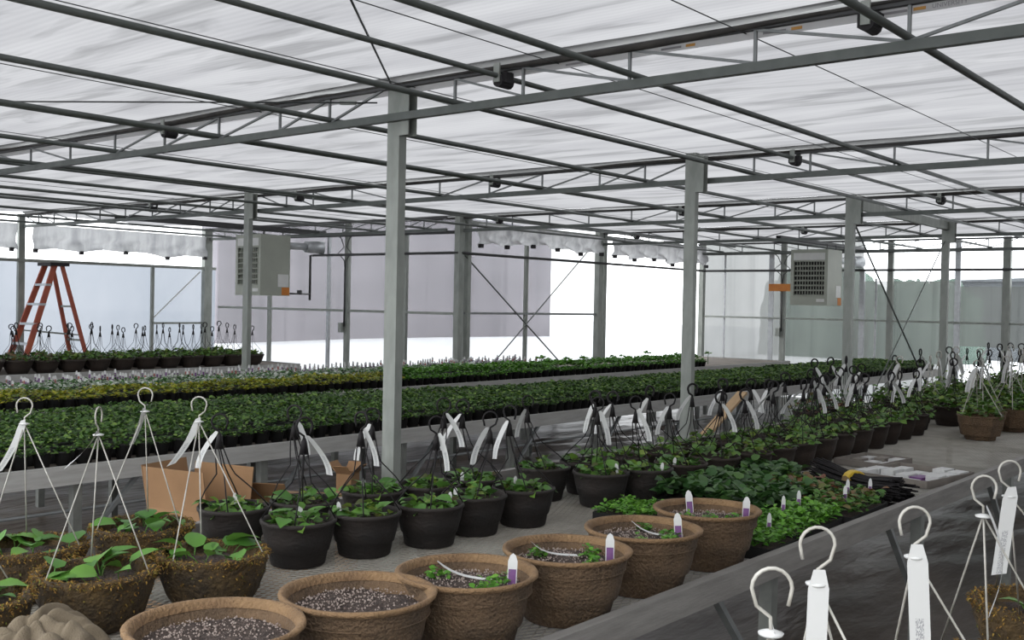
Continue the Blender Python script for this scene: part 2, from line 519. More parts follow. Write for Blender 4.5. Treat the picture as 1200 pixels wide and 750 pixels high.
for i, a in enumerate(edges[:-1]):
    ymax = 16.70 if a < 12 else 10.6
    # pale gathered cloth lying along the truss, and its dark hem below
    ys = np.linspace(-3, ymax, 90)
    r = np.random.default_rng(80 + i)
    wob = 0.03 * np.sin(ys * 1.3 + i) + 0.02 * np.sin(ys * 3.1 + 2 * i)
    def fz(X, Y, a=a, i=i):
        t = np.clip((X - (a - .03)) / .17, 0, 1)
        dp = .040 + .022 * np.sin(Y * 1.9 + i) + .012 * np.sin(Y * 5.3 + 2 * i)
        return 1.322 - dp * np.sin(PI * t) ** .7 + .008 * np.sin(26 * t + 2 * np.sin(Y * 2)) - CO[2]
    me = grid_mesh('curtain_fold', a - .03, a + .14, -3, ymax, 22, 160, fz, M['fold'])
    me.transform(Matrix.Translation((-CO[0], -CO[1], 0)))
    link('curtain_fold', me, ceil)
    MB().tube([(a - 0.015, y, 1.272 + w * .25) for y, w in zip(ys, wob)], [0.011 + 0.007 * math.sin(y * 1.7 + 3 * i) for y in ys], 6).build('curtain_hem', M['hem'], ceil, CO, True)

# printed white selvage hanging below the hem on the nearest truss
sv = MB()
ysv = np.linspace(-1.4, 10.4, 80)
vs_ = [(4.372 + .004 * math.sin(9 * y), y, 1.266 - dz) for y in ysv for dz in (0, .045)]
sv.add(vs_, [(2 * i, 2 * i + 1, 2 * i + 3, 2 * i + 2) for i in range(79)])
selv = sv.build('selvage', M['selvage'], ceil, CO, True)
for y in (1.47, 2.0, 2.53, 3.1):
    MB().box(4.360, 4.362, y - .025, y + .025, 1.230, 1.243).build('print_mark', M['print_orange'], selv)
    MB().box(4.360, 4.362, y + .05, y + .16, 1.231, 1.241).build('print_mark', M['print_grey'], selv)
    if y != 1.47:
        continue
    fc = bpy.data.curves.new('printed_word', 'FONT')
    fc.body = 'UNIVERSITY'
    fc.size = .026
    fc.extrude = .0004
    fc.materials.append(M['print_grey'])
    fo = bpy.data.objects.new('printed_word', fc)
    COL.objects.link(fo)
    fo.parent = selv
    fo.matrix_local = Matrix(((0, 0, -1, 4.358), (-1, 0, 0, y - .05), (0, 1, 0, 1.228), (0, 0, 0, 1)))
for o in list(selv.children):
    if o.type == 'MESH':
        o.location = (-CO[0], -CO[1], -CO[2])
    else:
        o.location = (o.location.x - CO[0], o.location.y - CO[1], o.location.z - CO[2])

# ---- walls
def wall_posts(w, org, items, along):
    for p, q0, wd, dp, z0, z1, mt in items:
        m = MB()
        if along == 'x':
            m.box(p - wd / 2, p + wd / 2, q0 - dp, q0, z0, z1)
        else:
            m.box(q0 - dp, q0, p - wd / 2, p + wd / 2, z0, z1)
        m.build('post', M[mt], w, org)

# left side wall (far left in the picture)
WA = (11.67, 16.74, GZ)
wa = structure('wall_left', WA)
xs = [-6.6, -2.97, 0.69, 4.35, 6.2, 8.01, 10.32, 11.67]
for a, b in zip(xs[:-1], xs[1:]):
    for z0, z1, mt in ((GZ, .545, 'poly_pale'), (.55, 1.32, 'poly_clear')):
        MB().add([(a + .012, 16.76, z0), (b - .012, 16.76, z0), (b - .012, 16.76, z1), (a + .012, 16.76, z1)], [(0, 1, 2, 3)]).build('panel', M[mt], wa, WA)
wall_posts(wa, WA, [(x, 16.74, .10, .07, GZ, 1.28, 'galv') for x in (0.69, 4.35, 7.98)] + [(x, 16.74, .05, .05, GZ, .55, 'galv') for x in (6.2, 10.32)] + [(11.42, 16.74, .16, .10, GZ, 1.28, 'galv')], 'x')
MB().bar((-6.6, 16.68, .545), (11.6, 16.68, .545), .05, .05).build('purlin', M['galv'], wa, WA)
MB().bar((10.32, 16.70, -.46), (11.4, 16.70, -.46), .035, .035).build('purlin', M['galv'], wa, WA)
MB().bar((10.32, 16.73, -.40), (11.3, 16.73, .48), .015, .02).build('brace', M['white_plate'], wa, WA)

# end wall of the left bay
WB = (11.67, 13.7, GZ)
wb = structure('wall_back', WB)
ys = [10.7, 11.73, 13.08, 15.12, 16.74]
for a, b in zip(ys[:-1], ys[1:]):
    MB().add([(11.69, a + .012, GZ), (11.69, b - .012, GZ), (11.69, b - .012, 1.32), (11.69, a + .012, 1.32)], [(0, 1, 2, 3)]).build('panel', M['poly'], wb, WB)
wall_posts(wb, WB, [(11.73, 11.67, .06, .05, GZ, 1.1, 'galv'), (13.55, 11.67, .05, .05, GZ, 1.1, 'aluminium'), (15.12, 11.67, .07, .05, GZ, 1.1, 'galv'), (13.08, 11.67, .09, .06, GZ, 1.28, 'galv')], 'y')
MB().bar((11.62, 10.7, -.16), (11.62, 16.6, -.16), .03, .04).build('purlin', M['galv'], wb, WB)
MB().bar((11.62, 10.7, 1.06), (11.62, 16.6, 1.10), .04, .05).build('purlin', M['dark_steel'], wb, WB)

# side wall of the middle bay, beyond the left bay's end wall; its second bay is rolled open
WC = (15.3, 10.64, GZ)
wc = structure('wall_side', WC)
for a, b in ((11.75, 13.25), (13.25, 15.33)):
    MB().add([(a + .012, 10.66, GZ), (b - .012, 10.66, GZ), (b - .012, 10.66, 1.32), (a + .012, 10.66, 1.32)], [(0, 1, 2, 3)]).build('panel', M['poly'], wc, WC)
wall_posts(wc, WC, [(11.62, 10.64, .11, .10, GZ, 1.30, 'galv'), (11.80, 10.62, .07, .08, GZ, 1.30, 'galv'), (13.25, 10.64, .06, .05, GZ, 1.0, 'galv'), (15.26, 10.64, .12, .10, GZ, 1.30, 'galv'), (15.42, 10.63, .08, .08, GZ, 1.30, 'galv'), (18.93, 10.64, .10, .10, GZ, 1.30, 'galv')], 'x')
MB().bar((11.75, 10.60, -.15), (15.3, 10.60, -.15), .03, .035).build('purlin', M['rod'], wc, WC)
MB().bar((11.75, 10.61, 1.22), (18.9, 10.61, 1.22), .04, .05).build('purlin', M['galv'], wc, WC)
MB().tube([(11.7, 10.56, .72), (15.1, -1.5 + 12.06, -1.62)], .012, 6).build('brace_rod', M['pipe'], wc, WC)
MB().tube([(11.75, 10.54, -1.4), (15.2, 10.54, 1.2)], .010, 6).build('brace_rod', M['pipe'], wc, WC)

# far end wall
WD = (18.99, 5, GZ)
wd_ = structure('wall_far', WD)
ys = [-7.6, -4.6, -1.54, 0.4, 2.5, 4.55, 5.62, 6.78, 7.3, 8.84, 9.5, 10.64]
for a, b in zip(ys[:-1], ys[1:]):
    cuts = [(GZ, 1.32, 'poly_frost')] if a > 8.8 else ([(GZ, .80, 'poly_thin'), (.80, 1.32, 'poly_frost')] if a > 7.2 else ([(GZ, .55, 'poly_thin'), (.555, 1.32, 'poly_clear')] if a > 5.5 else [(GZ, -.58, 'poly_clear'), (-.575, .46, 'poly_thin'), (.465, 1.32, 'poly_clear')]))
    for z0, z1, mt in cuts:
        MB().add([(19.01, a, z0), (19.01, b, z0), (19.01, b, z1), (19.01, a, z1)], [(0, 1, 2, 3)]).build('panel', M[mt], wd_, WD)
wall_posts(wd_, WD, [(9.10, 18.99, .10, .02, GZ, 1.1, 'aluminium'), (8.84, 18.99, .10, .06, GZ, 1.28, 'galv'), (7.3, 18.99, .09, .05, GZ, .75, 'aluminium'), (6.78, 18.99, .10, .07, GZ, 1.28, 'galv'), (5.62, 18.99, .09, .05, GZ, 1.28, 'aluminium'), (4.82, 18.99, .12, .10, GZ, 1.30, 'galv'), (2.5, 18.99, .09, .05, GZ, 1.28, 'galv'), (10.1, 18.99, .03, .02, GZ, 1.1, 'aluminium'), (7.05, 18.99, .03, .02, GZ, .6, 'aluminium')], 'y')
MB().bar((18.93, -7.5, -.17), (18.93, 10.6, -.17), .03, .035).build('purlin', M['galv'], wd_, WD)
MB().bar((18.93, -7.5, 1.09), (18.93, 10.6, 1.09), .05, .06).build('purlin', M['dark_steel'], wd_, WD)

# walls beyond the picture that close the house
w = MB().add([(-6.65, -7.6, GZ), (-6.65, 16.74, GZ), (-6.65, 16.74, 1.4), (-6.65, -7.6, 1.4)], [(0, 1, 2, 3)]).build('wall_near', M['poly_clear'], kind='structure')
w.location.z += CZ - 0
w = MB().add([(-6.65, -7.65, GZ), (19, -7.65, GZ), (19, -7.65, 1.4), (-6.65, -7.65, 1.4)], [(0, 1, 2, 3)]).build('wall_right', M['shed'], kind='structure')  # unseen wall given dark boards to cut the light from the right
for nm in ('wall_near', 'wall_right'):
    bpy.data.objects[nm].location = (0, 0, CZ)

# ---- outside, seen through the sheets
o = thing('grey_barn', 'long grey barn seen blurred through the milky wall panels', 'building', (19.5, 21, GZ + .4))
OB = (19.5, 21, GZ + .4)
MB().box(14.15, 26.6, 20.3, 20.9, GZ + .3, 2.4).build('barn_wall', M['barn'], o, OB)
MB().add([(13.95, 19.9, 2.4), (27, 19.9, 2.4), (27, 21.1, 2.4), (13.95, 21.1, 2.4), (13.95, 20.5, 3.2), (27, 20.5, 3.2)], [(0, 1, 5, 4), (2, 3, 4, 5), (0, 4, 3), (1, 2, 5)]).build('barn_roof', M['snow'], o, OB)
o = thing('dark_shed', 'dark low shed seen blurred through the far wall at the right edge', 'building', (29, 5, GZ + .15))
OB = (29, 5, GZ + .15)
MB().box(28, 32, -2, 9.0, GZ + .1, .80).build('shed_wall', M['shed'], o, OB)
MB().add([(27.8, -2.2, .80), (32.2, -2.2, .80), (32.2, 9.2, .80), (27.8, 9.2, .80), (27.8, 3.5, 1.0), (32.2, 3.5, 1.0)], [(0, 1, 5, 4), (2, 3, 4, 5), (0, 4, 3), (1, 2, 5), (0, 3, 2, 1)]).build('shed_roof', M['shed'], o, OB)
def hedge(x, y, lx, ly, top, label, seed):
    n = 40
    th, ph = np.meshgrid(np.linspace(0, 2 * PI, n), np.linspace(0.02, PI / 2, 20), indexing='ij')
    c = lambda a: np.sign(np.cos(a)) * np.abs(np.cos(a)) ** .55
    q = lambda a: np.sign(np.sin(a)) * np.abs(np.sin(a)) ** .55
    r = np.random.default_rng(seed)
    lump = 1 + .07 * np.sin(9 * th + r.uniform(0, 6)) * np.sin(5 * ph) + .05 * np.sin(17 * th + 8 * ph)
    vv = np.stack([lx * c(th) * q(ph) * lump, ly * q(th) * q(ph) * lump, (top - GZ) * np.abs(np.cos(ph)) ** .5 * lump], -1).reshape(-1, 3)
    i = np.arange(n - 1)[:, None] * 20 + np.arange(19)[None]
    ff = np.stack([i, i + 20, i + 21, i + 1], -1).reshape(-1, 4)
    t = thing('evergreen_shrub', label, 'shrub', (x, y, GZ))
    link('foliage', raw_mesh('foliage', vv, ff, M['hedge'], smooth=True), t)
    MB().tube([(0, 0, 0), (0, 0, (top - GZ) * .7)], .08, 6).build('trunk', M['soil'], t)
hedge(26, 11.0, 1.2, 1.45, .95, 'rounded evergreen shrub seen blurred through the far wall behind the right heater', 4)
hedge(25, 8.1, .8, 1.2, .60, 'lower evergreen shrub seen through the far wall right of the third column', 5)

# ================================================================ COLUMNS
def column(x, y, label, bracket=True, top=1.32):
    t = thing('steel_column', label, 'column', (x, y, GZ))
    o = (x, y, GZ)
    MB().box(x - .03, x + .03, y - .05, y + .05, GZ, top).build('shaft', M['galv'], t, o)
    MB().box(x - .09, x + .09, y - .09, y + .09, GZ, GZ + .012).build('base_plate', M['galv'], t, o)
    if bracket:
        m = MB()
        m.box(x - .035, x - .029, y - .13, y - .05, .98, 1.29)
        m.box(x + .029, x + .035, y - .13, y - .05, .98, 1.29)
        m.build('truss_bracket', M['galv'], t, o)
    return t
column(4.40, 4.53, 'nearest and tallest steel column, standing in the aisle among the black pots')
column(7.92, 4.55, 'second steel column of the aisle row, just right of the open bright wall')
column(11.63, 4.63, 'third steel column of the aisle row, beside the right heater')
column(15.33, 4.72, 'fourth steel column of the aisle row, between the right heater and the frame edge')
column(7.93, 10.74, 'steel column standing in front of the left heater')

# ================================================================ TRUSSES
VO = [0.53, 1.02, 1.69, 2.36, 3.045]
BC = 1.085
def bay_nodes(y0):
    return [y0 + v for v in VO] + [y0 + 6.09 - v for v in reversed(VO[:-1])]
def truss(x, y0, y1, label):
    t = thing('roof_truss', label, 'truss', (x, (y0 + y1) / 2, BC))
    o = (x, (y0 + y1) / 2, BC)
    MB().bar((x, y0, BC), (x, y1, BC), .04, .045).build('bottom_chord', M['pipe'], t, o)
    MB().bar((x, y0, 1.268), (x, y1, 1.268), .03, .03).build('top_chord', M['dark_steel'], t, o)
    rod = diag = None
    for yb in ROWY[:-1]:
        if yb + 6.09 < y0 + .1 or yb > y1 - .1:
            continue
        nodes = bay_nodes(yb)
        for y in nodes:
            if rod is None:
                rod = MB().bar((0, 0, 0), (0, 0, .165), .014, .014).mesh('vertical_rod', M['rod'])
            ob = link('vertical_rod', rod, t)
            ob.location = (0, y - o[1], .02)
        mid = yb + 3.045
        full = [yb + .06] + nodes + [yb + 6.03]
        for a, b in zip(full[:-1], full[1:]):
            hi, lo = (a, b) if (a + b) / 2 < mid else (b, a)
            MB().bar((0, hi - o[1], .17), (0, lo - o[1], .02), .013, .013, (1, 0, 0)).build('diagonal_rod', M['rod'], t)
    return t
truss(4.35, -1.54, 16.7, 'nearest roof truss, crossing overhead at the top of the first column')
truss(8.01, -1.54, 16.7, 'second roof truss, meeting the second column and the column before the left heater')
truss(11.67, -1.54, 10.6, 'third roof truss, meeting the third column')
truss(15.33, -1.54, 10.6, 'fourth roof truss, meeting the fourth column')
truss(18.75, -1.54, 10.6, 'farthest roof truss, close to the far end wall')
truss(11.45, 10.7, 16.7, 'roof truss close to the end wall behind the left heater')

# ---- pipes running the length of the house on the trusses
def pipe(y, z, r, x1, label, name='roof_pipe', cat='pipe', mat='pipe', x0=-4.0):
    p = MB().tube([(x0, y, z), (x1, y, z)], r, 8).build(name, M[mat], None, ((x0 + x1) / 2, y, z), True)
    return tag(p, label, cat)
PZ = BC + .0225 + .016
FAR = 18.9
LP = [(-1.0, FAR, 'roof pipe on the truss chords, over the right edge of the picture, outermost'),
      (0.20, FAR, 'roof pipe on the truss chords, second from the right side of the house'),
      (1.51, FAR, 'thick roof pipe crossing the top right corner of the picture'),
      (2.82, FAR, 'roof pipe on the truss chords, first left of the top right corner pipe'),
      (4.02, FAR, 'roof pipe running just right of the tops of the aisle columns'),
      (5.07, FAR, 'roof pipe running just left of the tops of the aisle columns'),
      (6.24, FAR, 'roof pipe on the truss chords, second left of the aisle columns'),
      (7.58, FAR, 'roof pipe along the middle of the middle bay'),
      (8.90, FAR, 'roof pipe on the truss chords, second right of the left heater column'),
      (10.11, FAR, 'roof pipe running just right of the left heater column'),
      (11.16, 11.6, 'roof pipe running just left of the left heater column'),
      (12.33, 11.6, 'roof pipe passing right above the left heater'),
      (13.68, 11.6, 'roof pipe along the middle of the left bay, over the left heater'),
      (15.0, 11.6, 'roof pipe in the left bay, over the orange ladder'),
      (16.2, 11.6, 'roof pipe nearest the left side wall')]
for y, x1, lb in LP:
    pipe(y, PZ, .017, x1, lb)
DP = [(0.55, FAR, 'curtain drive pipe hung under the truss tops, right side of the house'),
      (3.65, FAR, 'curtain drive pipe hung under the truss tops, right of the aisle columns'),
      (6.82, FAR, 'curtain drive pipe hung under the truss tops, left of the aisle columns'),
      (9.85, FAR, 'curtain drive pipe hung under the truss tops, right of the left heater column'),
      (12.95, 11.6, 'curtain drive pipe hung under the truss tops, in the left bay')]
for y, x1, lb in DP:
    pipe(y, 1.215, .015, x1, lb, 'curtain_drive_pipe')
blk = None
WHICH = ['nearest truss', 'second truss', 'third truss', 'fourth truss']
SIDE = {3.65: 'right of the aisle columns', 6.82: 'left of the aisle columns', 9.85: 'right of the left heater column', 12.95: 'in the left bay', 1.66: 'beside the top right corner pipe'}
for k, X in enumerate(COLX[:4]):
    for y in (1.66, 3.65, 6.82, 9.85, 12.95):
        if (y > 11 and X > 11) or (y < 2 and k > 0):
            continue
        lb = 'black pipe roller hanging from the %s, %s' % (WHICH[k], SIDE[y])
        if blk is None:
            t = thing('pipe_roller', lb, 'bracket', (X - .02, y, 1.21))
            m = MB(); m.tube([(-.05, 0, -.02), (.05, 0, -.02)], .034, 10); m.box(-.03, .03, -.045, .045, -.03, .025)
            m.build('roller', M['heater_dark'], t)
            for bx_ in (.052, -.062):
                MB().box(bx_, bx_ + .01, -.02, .02, -.03, .07).build('bracket', M['galv'], t)
            blk = t
        else:
            dup(blk, (X - .02, y, 1.21), 0, 1, lb)

# ---- thin wires and cables
def cable(pts, r, label, name='support_wire', cat='wire', mat='cable'):
    c = sum((Vector(p) for p in pts), Vector()) / len(pts)
    return tag(MB().tube(pts, r, 5).build(name, M[mat], None, tuple(c), True), label, cat)
for y, lb in ((4.36, 'thin support wire under the curtain, nearest the tops of the aisle columns'), (3.31, 'thin support wire under the curtain, first right of the aisle columns'),
              (2.25, 'thin support wire under the curtain, second right of the aisle columns'), (1.05, 'thin support wire under the curtain in the top right corner'),
              (5.8, 'thin support wire under the curtain, first left of the aisle columns'), (8.2, 'thin support wire under the curtain along the middle of the middle bay'), (11.8, 'thin support wire under the curtain in the left bay')):
    cable([(-4, y, 1.25), (18.9 if y < 10.6 else 11.6, y, 1.25)], .0028, lb)
cable([(4.32, 4.62, 1.18), (0.69, 10.64, 1.26)], .005, 'bracing cable from the nearest column to upper left of the picture', 'bracing_cable', 'cable')
cable([(4.32, 4.5, 1.27), (3.0, 3.38, 1.27), (0.9, 1.6, 1.27)], .006, 'bracing cable from the top of the nearest column to the upper edge of the picture', 'bracing_cable', 'cable')
cable([(11.70, 4.60, .97), (15.25, 4.64, -1.6)], .011, 'dark bracing rod slanting down from the third column to the right', 'bracing_rod', 'rod', 'pipe')
cable([(15.28, 4.72, 1.0), (11.75, 4.66, -1.6)], .008, 'bracing rod slanting down from the fourth column to the left', 'bracing_rod', 'rod', 'pipe')
t = thing('turnbuckle', 'small turnbuckle on the bracing cable left of the nearest column top', 'fitting', (4.26, 4.74, 1.182))
MB().bar((0, 0, 0), (-.05, .085, .001), .022, .022).build('body', M['galv'], t)
MB().tube([(.03, -.05, 0), (0, 0, 0)], .006, 5).build('eye', M['galv'], t)
b = MB().bar((11.67, 4.63, 1.22), (15.33, 4.71, 1.22), .06, .115).build('roof_beam', M['galv'], None, (13.5, 4.55, 1.2))
tag(b, 'deep steel beam joining the tops of the third and fourth columns', 'beam')

# ---- dark water pipe round the walls
wp = MB()
wp.tube([(11.58, 13.9, .755), (11.58, 10.57, .75), (11.7, 10.52, .745), (18.88, 10.52, .745), (18.88, 10.4, .745), (18.88, -7.4, .745)], .022, 8)
tag(wp.build('wall_pipe', M['dark_steel'], None, (15, 10, .745), True), 'long dark pipe running round the walls above head height', 'pipe')

# ---- rolled plastic valances
def valance(p0, p1, ztop, zlow, nscal, label, seed, nrm, mt='valance'):
    p0, p1 = Vector(p0), Vector(p1)
    n, k = 24 * nscal, 10
    r = np.random.default_rng(seed)
    hs = r.uniform(-.04, .04, nscal + 1)
    vv = []
    nr = Vector(nrm)
    for i in range(n + 1):
        s = i / n * nscal
        j = min(int(s), nscal - 1)
        f = s - j
        low = zlow + (hs[j] * (1 - f) + hs[j + 1] * f) + .05 * (1 - abs(2 * f - 1)) ** .7
        c = p0.lerp(p1, i / n)
        for q in range(k + 1):
            g = q / k
            pl = .055 * g * (math.sin(2 * PI * f + 1.5 * math.sin(7 * g + seed)) + .6 * math.sin(4 * PI * s * .83 + 3 * g + seed))
            vv.append(tuple(c + nr * (pl + .05 * g)) + () if False else (c.x + nr.x * (pl + .06), c.y + nr.y * (pl + .06), ztop + (low - ztop) * g))
    ff = [(i * (k + 1) + q, (i + 1) * (k + 1) + q, (i + 1) * (k + 1) + q + 1, i * (k + 1) + q + 1) for i in range(n) for q in range(k)]
    c = (p0 + p1) / 2
    t = thing('plastic_valance', label, 'curtain', (c.x, c.y, zlow))
    og = (c.x, c.y, zlow)
    m = MB(); m.add(vv, ff); m.build('film', M[mt], t, og, True)
    clip = None
    for j in range(nscal + 1):
        q = p0.lerp(p1, min(max(j / nscal, .01), .99))
        z = zlow + hs[j]
        if clip is None:
            clip = MB().box(-.03, .03, -.03, .03, -.03, .03).mesh('clip', M['heater_dark'])
        ob = link('clip', clip, t)
        ob.location = (q.x + nr.x * .08 - c.x, q.y + nr.y * .08 - c.y, z - zlow)
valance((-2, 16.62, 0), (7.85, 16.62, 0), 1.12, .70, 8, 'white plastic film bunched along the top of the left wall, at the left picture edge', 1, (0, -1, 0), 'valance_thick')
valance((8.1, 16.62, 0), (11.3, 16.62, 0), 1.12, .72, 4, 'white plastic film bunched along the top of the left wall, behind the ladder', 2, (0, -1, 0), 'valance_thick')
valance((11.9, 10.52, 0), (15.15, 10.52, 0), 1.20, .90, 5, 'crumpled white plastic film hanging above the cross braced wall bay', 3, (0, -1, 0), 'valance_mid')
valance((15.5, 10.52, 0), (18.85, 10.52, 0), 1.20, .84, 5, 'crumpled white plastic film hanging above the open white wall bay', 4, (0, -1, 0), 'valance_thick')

# ================================================================ HEATERS
def heater(x0, y1, z0, wy, dx, h, label, fl):
    t = thing('unit_heater', label, 'heater', (x0, y1, z0))
    o = (x0, y1, z0)
    y0 = y1 - wy
    z1 = z0 + h
    fr = .05
    gz0, gz1 = z0 + .17, z1 - .20
    m = MB()
    m.box(x0 + .05, x0 + dx, y0, y1, z0, z1)
    m.box(x0, x0 + .05, y0, y0 + .06, z0, z1); m.box(x0, x0 + .05, y1 - .06, y1, z0, z1)
    m.box(x0, x0 + .05, y0 + .06, y1 - .06, z0, gz0); m.box(x0, x0 + .05, y0 + .06, y1 - .06, gz1, z1)
    m.build('cabinet', M['heater'], t, o)
    MB().box(x0 + .046, x0 + .052, y0 + .06, y1 - .06, gz0, gz1).build('grille_back', M['heater_dark'], t, o)
    MB().box(x0 - .004, x0, y0 + .05, y1 - .05, gz1 + .02, z1 - .06).build('top_plate', M['white_plate'], t, o)
    n = 7
    for k in range(n + 1):
        z = gz0 + (gz1 - gz0) * k / n
        MB().add([(x0 - .01, y0 + .05, z - .012), (x0 - .01, y1 - .05, z - .012), (x0 + .045, y1 - .05, z + .012), (x0 + .045, y0 + .05, z + .012),
                  (x0 - .01, y0 + .05, z - .006), (x0 - .01, y1 - .05, z - .006), (x0 + .045, y1 - .05, z + .018), (x0 + .045, y0 + .05, z + .018)],
                 [(0, 1, 2, 3), (7, 6, 5, 4), (0, 4, 5, 1), (1, 5, 6, 2), (2, 6, 7, 3), (3, 7, 4, 0)]).build('louvre_slat', M['heater'], t, o)
    for k in range(1, 11):
        y = y0 + .06 + (wy - .12) * k / 11
        MB().box(x0 + .02, x0 + .04, y - .006, y + .006, gz0, gz1).build('grille_bar', M['heater'], t, o)
    MB().box(x0 - .004, x0, y0 + .05, y0 + .19, z0 + .06, z0 + .11).build('maker_plate', M['white_plate'], t, o)
    MB().box(x0 + dx - .24, x0 + dx - .03, y0 - .004, y0, z0 + .14, z0 + .34).build('instruction_label', M['white_plate'], t, o)
    MB().box(x0 + dx - .16, x0 + dx - .01, y0 - .004, y0, z0 + .01, z0 + .135).build('warning_label', M['orange'], t, o)
    # flue: pipe, elbow, duct to the wall
    zf = z1 - .14
    m = MB(); m.tube([(x0 + dx, y0 + .25, zf), (x0 + dx + fl, y0 + .25, zf + .0)], .06, 12)
    m.build('flue_pipe', M['aluminium'], t, o, True)
    m = MB(); m.tube([(x0 + dx + fl - .03, y0 + .25, zf), (x0 + dx + fl + .08, y0 + .25, zf), (x0 + dx + fl + .27, y0 + .15, zf)], [.09, .10, .11], 12)
    m.build('flue_cap', M['aluminium'], t, o, True)
    m = MB()
    for yy in (y0 + .07, y1 - .07):
        m.tube([(x0 + .12, yy, z1), (x0 + .12, yy, z1 + .09)], .008, 5); m.tube([(x0 + dx - .1, yy, z1), (x0 + dx - .1, yy, z1 + .09)], .008, 5)
    m.build('hanger_rod', M['dark_steel'], t, o)
    return t
heater(10.2, 14.13, .06, .64, .58, .96, 'olive grey unit heater hanging at left behind a steel column', .55)
heater(17.0, 7.80, .08, .66, .60, .95, 'olive grey unit heater hanging at right beside the third column', 1.02)
for x0, x1, y, lb in ((8.05, 11.6, 14.0, 'dark steel channel carrying the left heater, the farther of its pair'), (8.05, 11.6, 13.62, 'dark steel channel carrying the left heater, the nearer of its pair'),
                      (15.35, 18.9, 7.66, 'dark steel channel carrying the right heater, the left of its pair'), (15.35, 18.9, 7.26, 'dark steel channel carrying the right heater, the right of its pair')):
    m = MB(); m.box(x0, x1, y - .04, y + .04, 1.148, 1.156); m.box(x0, x1, y - .04, y - .034, 1.106, 1.148); m.box(x0, x1, y + .034, y + .04, 1.106, 1.148)
    tag(m.build('steel_channel', M['dark_steel'], None, ((x0 + x1) / 2, y, 1.13)), lb, 'channel')
t = thing('gas_pipe', 'black gas pipe dropping from the wall pipe to the left heater', 'pipe', (11.52, 13.9, .05))
og = (11.52, 13.9, .05)
MB().tube([(11.56, 13.86, .755), (11.5, 13.86, .75), (11.5, 13.86, 0.0)], .02, 8).build('drop_pipe', M['dark_steel'], t, og, True)
MB().tube([(11.5, 13.86, .10), (10.82, 13.60, .10)], .015, 8).build('branch_pipe', M['dark_steel'], t, og, True)
MB().box(11.15, 11.2, 13.70, 13.76, .085, .16).build('valve', M['dark_steel'], t, og)
def conduit(x, y, label, ztag):
    t = thing('wall_conduit', label, 'conduit', (x, y, -.5))
    og = (x, y, -.5)
    m = MB()
    for s in (-1, 1):
        m.tube([(x, y + s * .24, 1.12), (x, y + s * .10, 1.02), (x, y + s * .03, .88), (x - .01, y + s * .16, .78), (x, y + s * .02, .66), (x, y, .5)], .009, 5)
    m.tube([(x, y, .52), (x, y, -.42)], .014, 6)
    m.build('cable_run', M['dark_steel'], t, og, True)
    MB().box(x - .04, x + .01, y + .02, y + .10, -.52, -.36).build('switch_box', M['galv'], t, og)
    if ztag:
        m = MB(); m.box(x - .035, x - .03, y - .20, y + .26, ztag - .07, ztag + .07)
        m.build('warning_sign', M['orange'], t, og)
conduit(11.58, 13.08, 'black cables and switch box on the post right of the left heater', None)
conduit(18.90, 8.84, 'cables with an orange sign on the post left of the right heater', .42)

# ================================================================ LADDER
t = thing('step_ladder', 'orange fibreglass step ladder standing open behind the left bench', 'ladder', (8.05, 15.9, GZ))
og = (8.05, 15.9, GZ)
MB().bar((7.33, 16.22, GZ), (8.06, 16.08, .46), .03, .085, (1, 0, .3)).build('front_rail', M['ladder'], t, og)
MB().bar((7.33, 15.60, GZ), (8.06, 15.78, .46), .03, .085, (1, 0, .3)).build('front_rail', M['ladder'], t, og)
MB().bar((8.72, 16.22, GZ), (8.18, 16.08, .46), .03, .06, (1, 0, .3)).build('rear_rail', M['ladder'], t, og)
MB().bar((8.72, 15.62, GZ), (8.18, 15.78, .46), .03, .06, (1, 0, .3)).build('rear_rail', M['ladder'], t, og)
for k in range(6):
    f = (k + 1) / 7
    x, z = 7.33 + .73 * f, GZ + 2.11 * f
    hw = .31 - .155 * f
    MB().box(x - .05, x + .05, 15.91 - hw, 15.91 + hw, z - .02, z + .015).build('step', M['aluminium'], t, og)
m = MB(); m.box(7.97, 8.27, 15.72, 16.14, .45, .50); m.build('top_cap', M['heater_dark'], t, og)
for f in (.2, .45, .7):
    x, z = 8.72 - .54 * f, GZ + 2.11 * f
    MB().bar((x, 15.62 + .16 * f, z), (x, 16.22 - .14 * f, z), .02, .03).build('rear_brace', M['galv'], t, og)
MB().bar((7.75, 15.7, -.55), (8.45, 15.7, -.62), .015, .02).build('spreader', M['galv'], t, og)
MB().bar((7.75, 16.15, -.55), (8.45, 16.15, -.62), .015, .02).build('spreader', M['galv'], t, og)

# ================================================================ BENCHES
def expanded_metal(x0, x1, y0, y1, z, lw=.056, sw=.027, st=.0040):
    nx, ny = int((x1 - x0) / lw), int((y1 - y0) / sw)
    i, j = np.meshgrid(np.arange(nx), np.arange(ny), indexing='ij')
    cx, cy_ = x0 + (i + .5) * lw, y0 + (j + .5) * sw
    P = []
    for sx, sy in ((1, 1), (1, -1), (-1, 1), (-1, -1)):
        ax, ay = cx, cy_ + sy * sw / 2
        bx, by = cx + sx * lw / 2, cy_
        zz = np.zeros_like(ax)
        P.append(np.stack([np.stack([ax, ay - st / 2, zz - .0032], -1), np.stack([ax, ay + st / 2, zz], -1), np.stack([bx, by + st / 2, zz], -1), np.stack([bx, by - st / 2, zz - .0032], -1)], 2))
    vv = np.concatenate([p.reshape(-1, 3) for p in P])
    vv[:, 2] += z
    ff = np.arange(len(vv)).reshape(-1, 4)
    return vv, ff

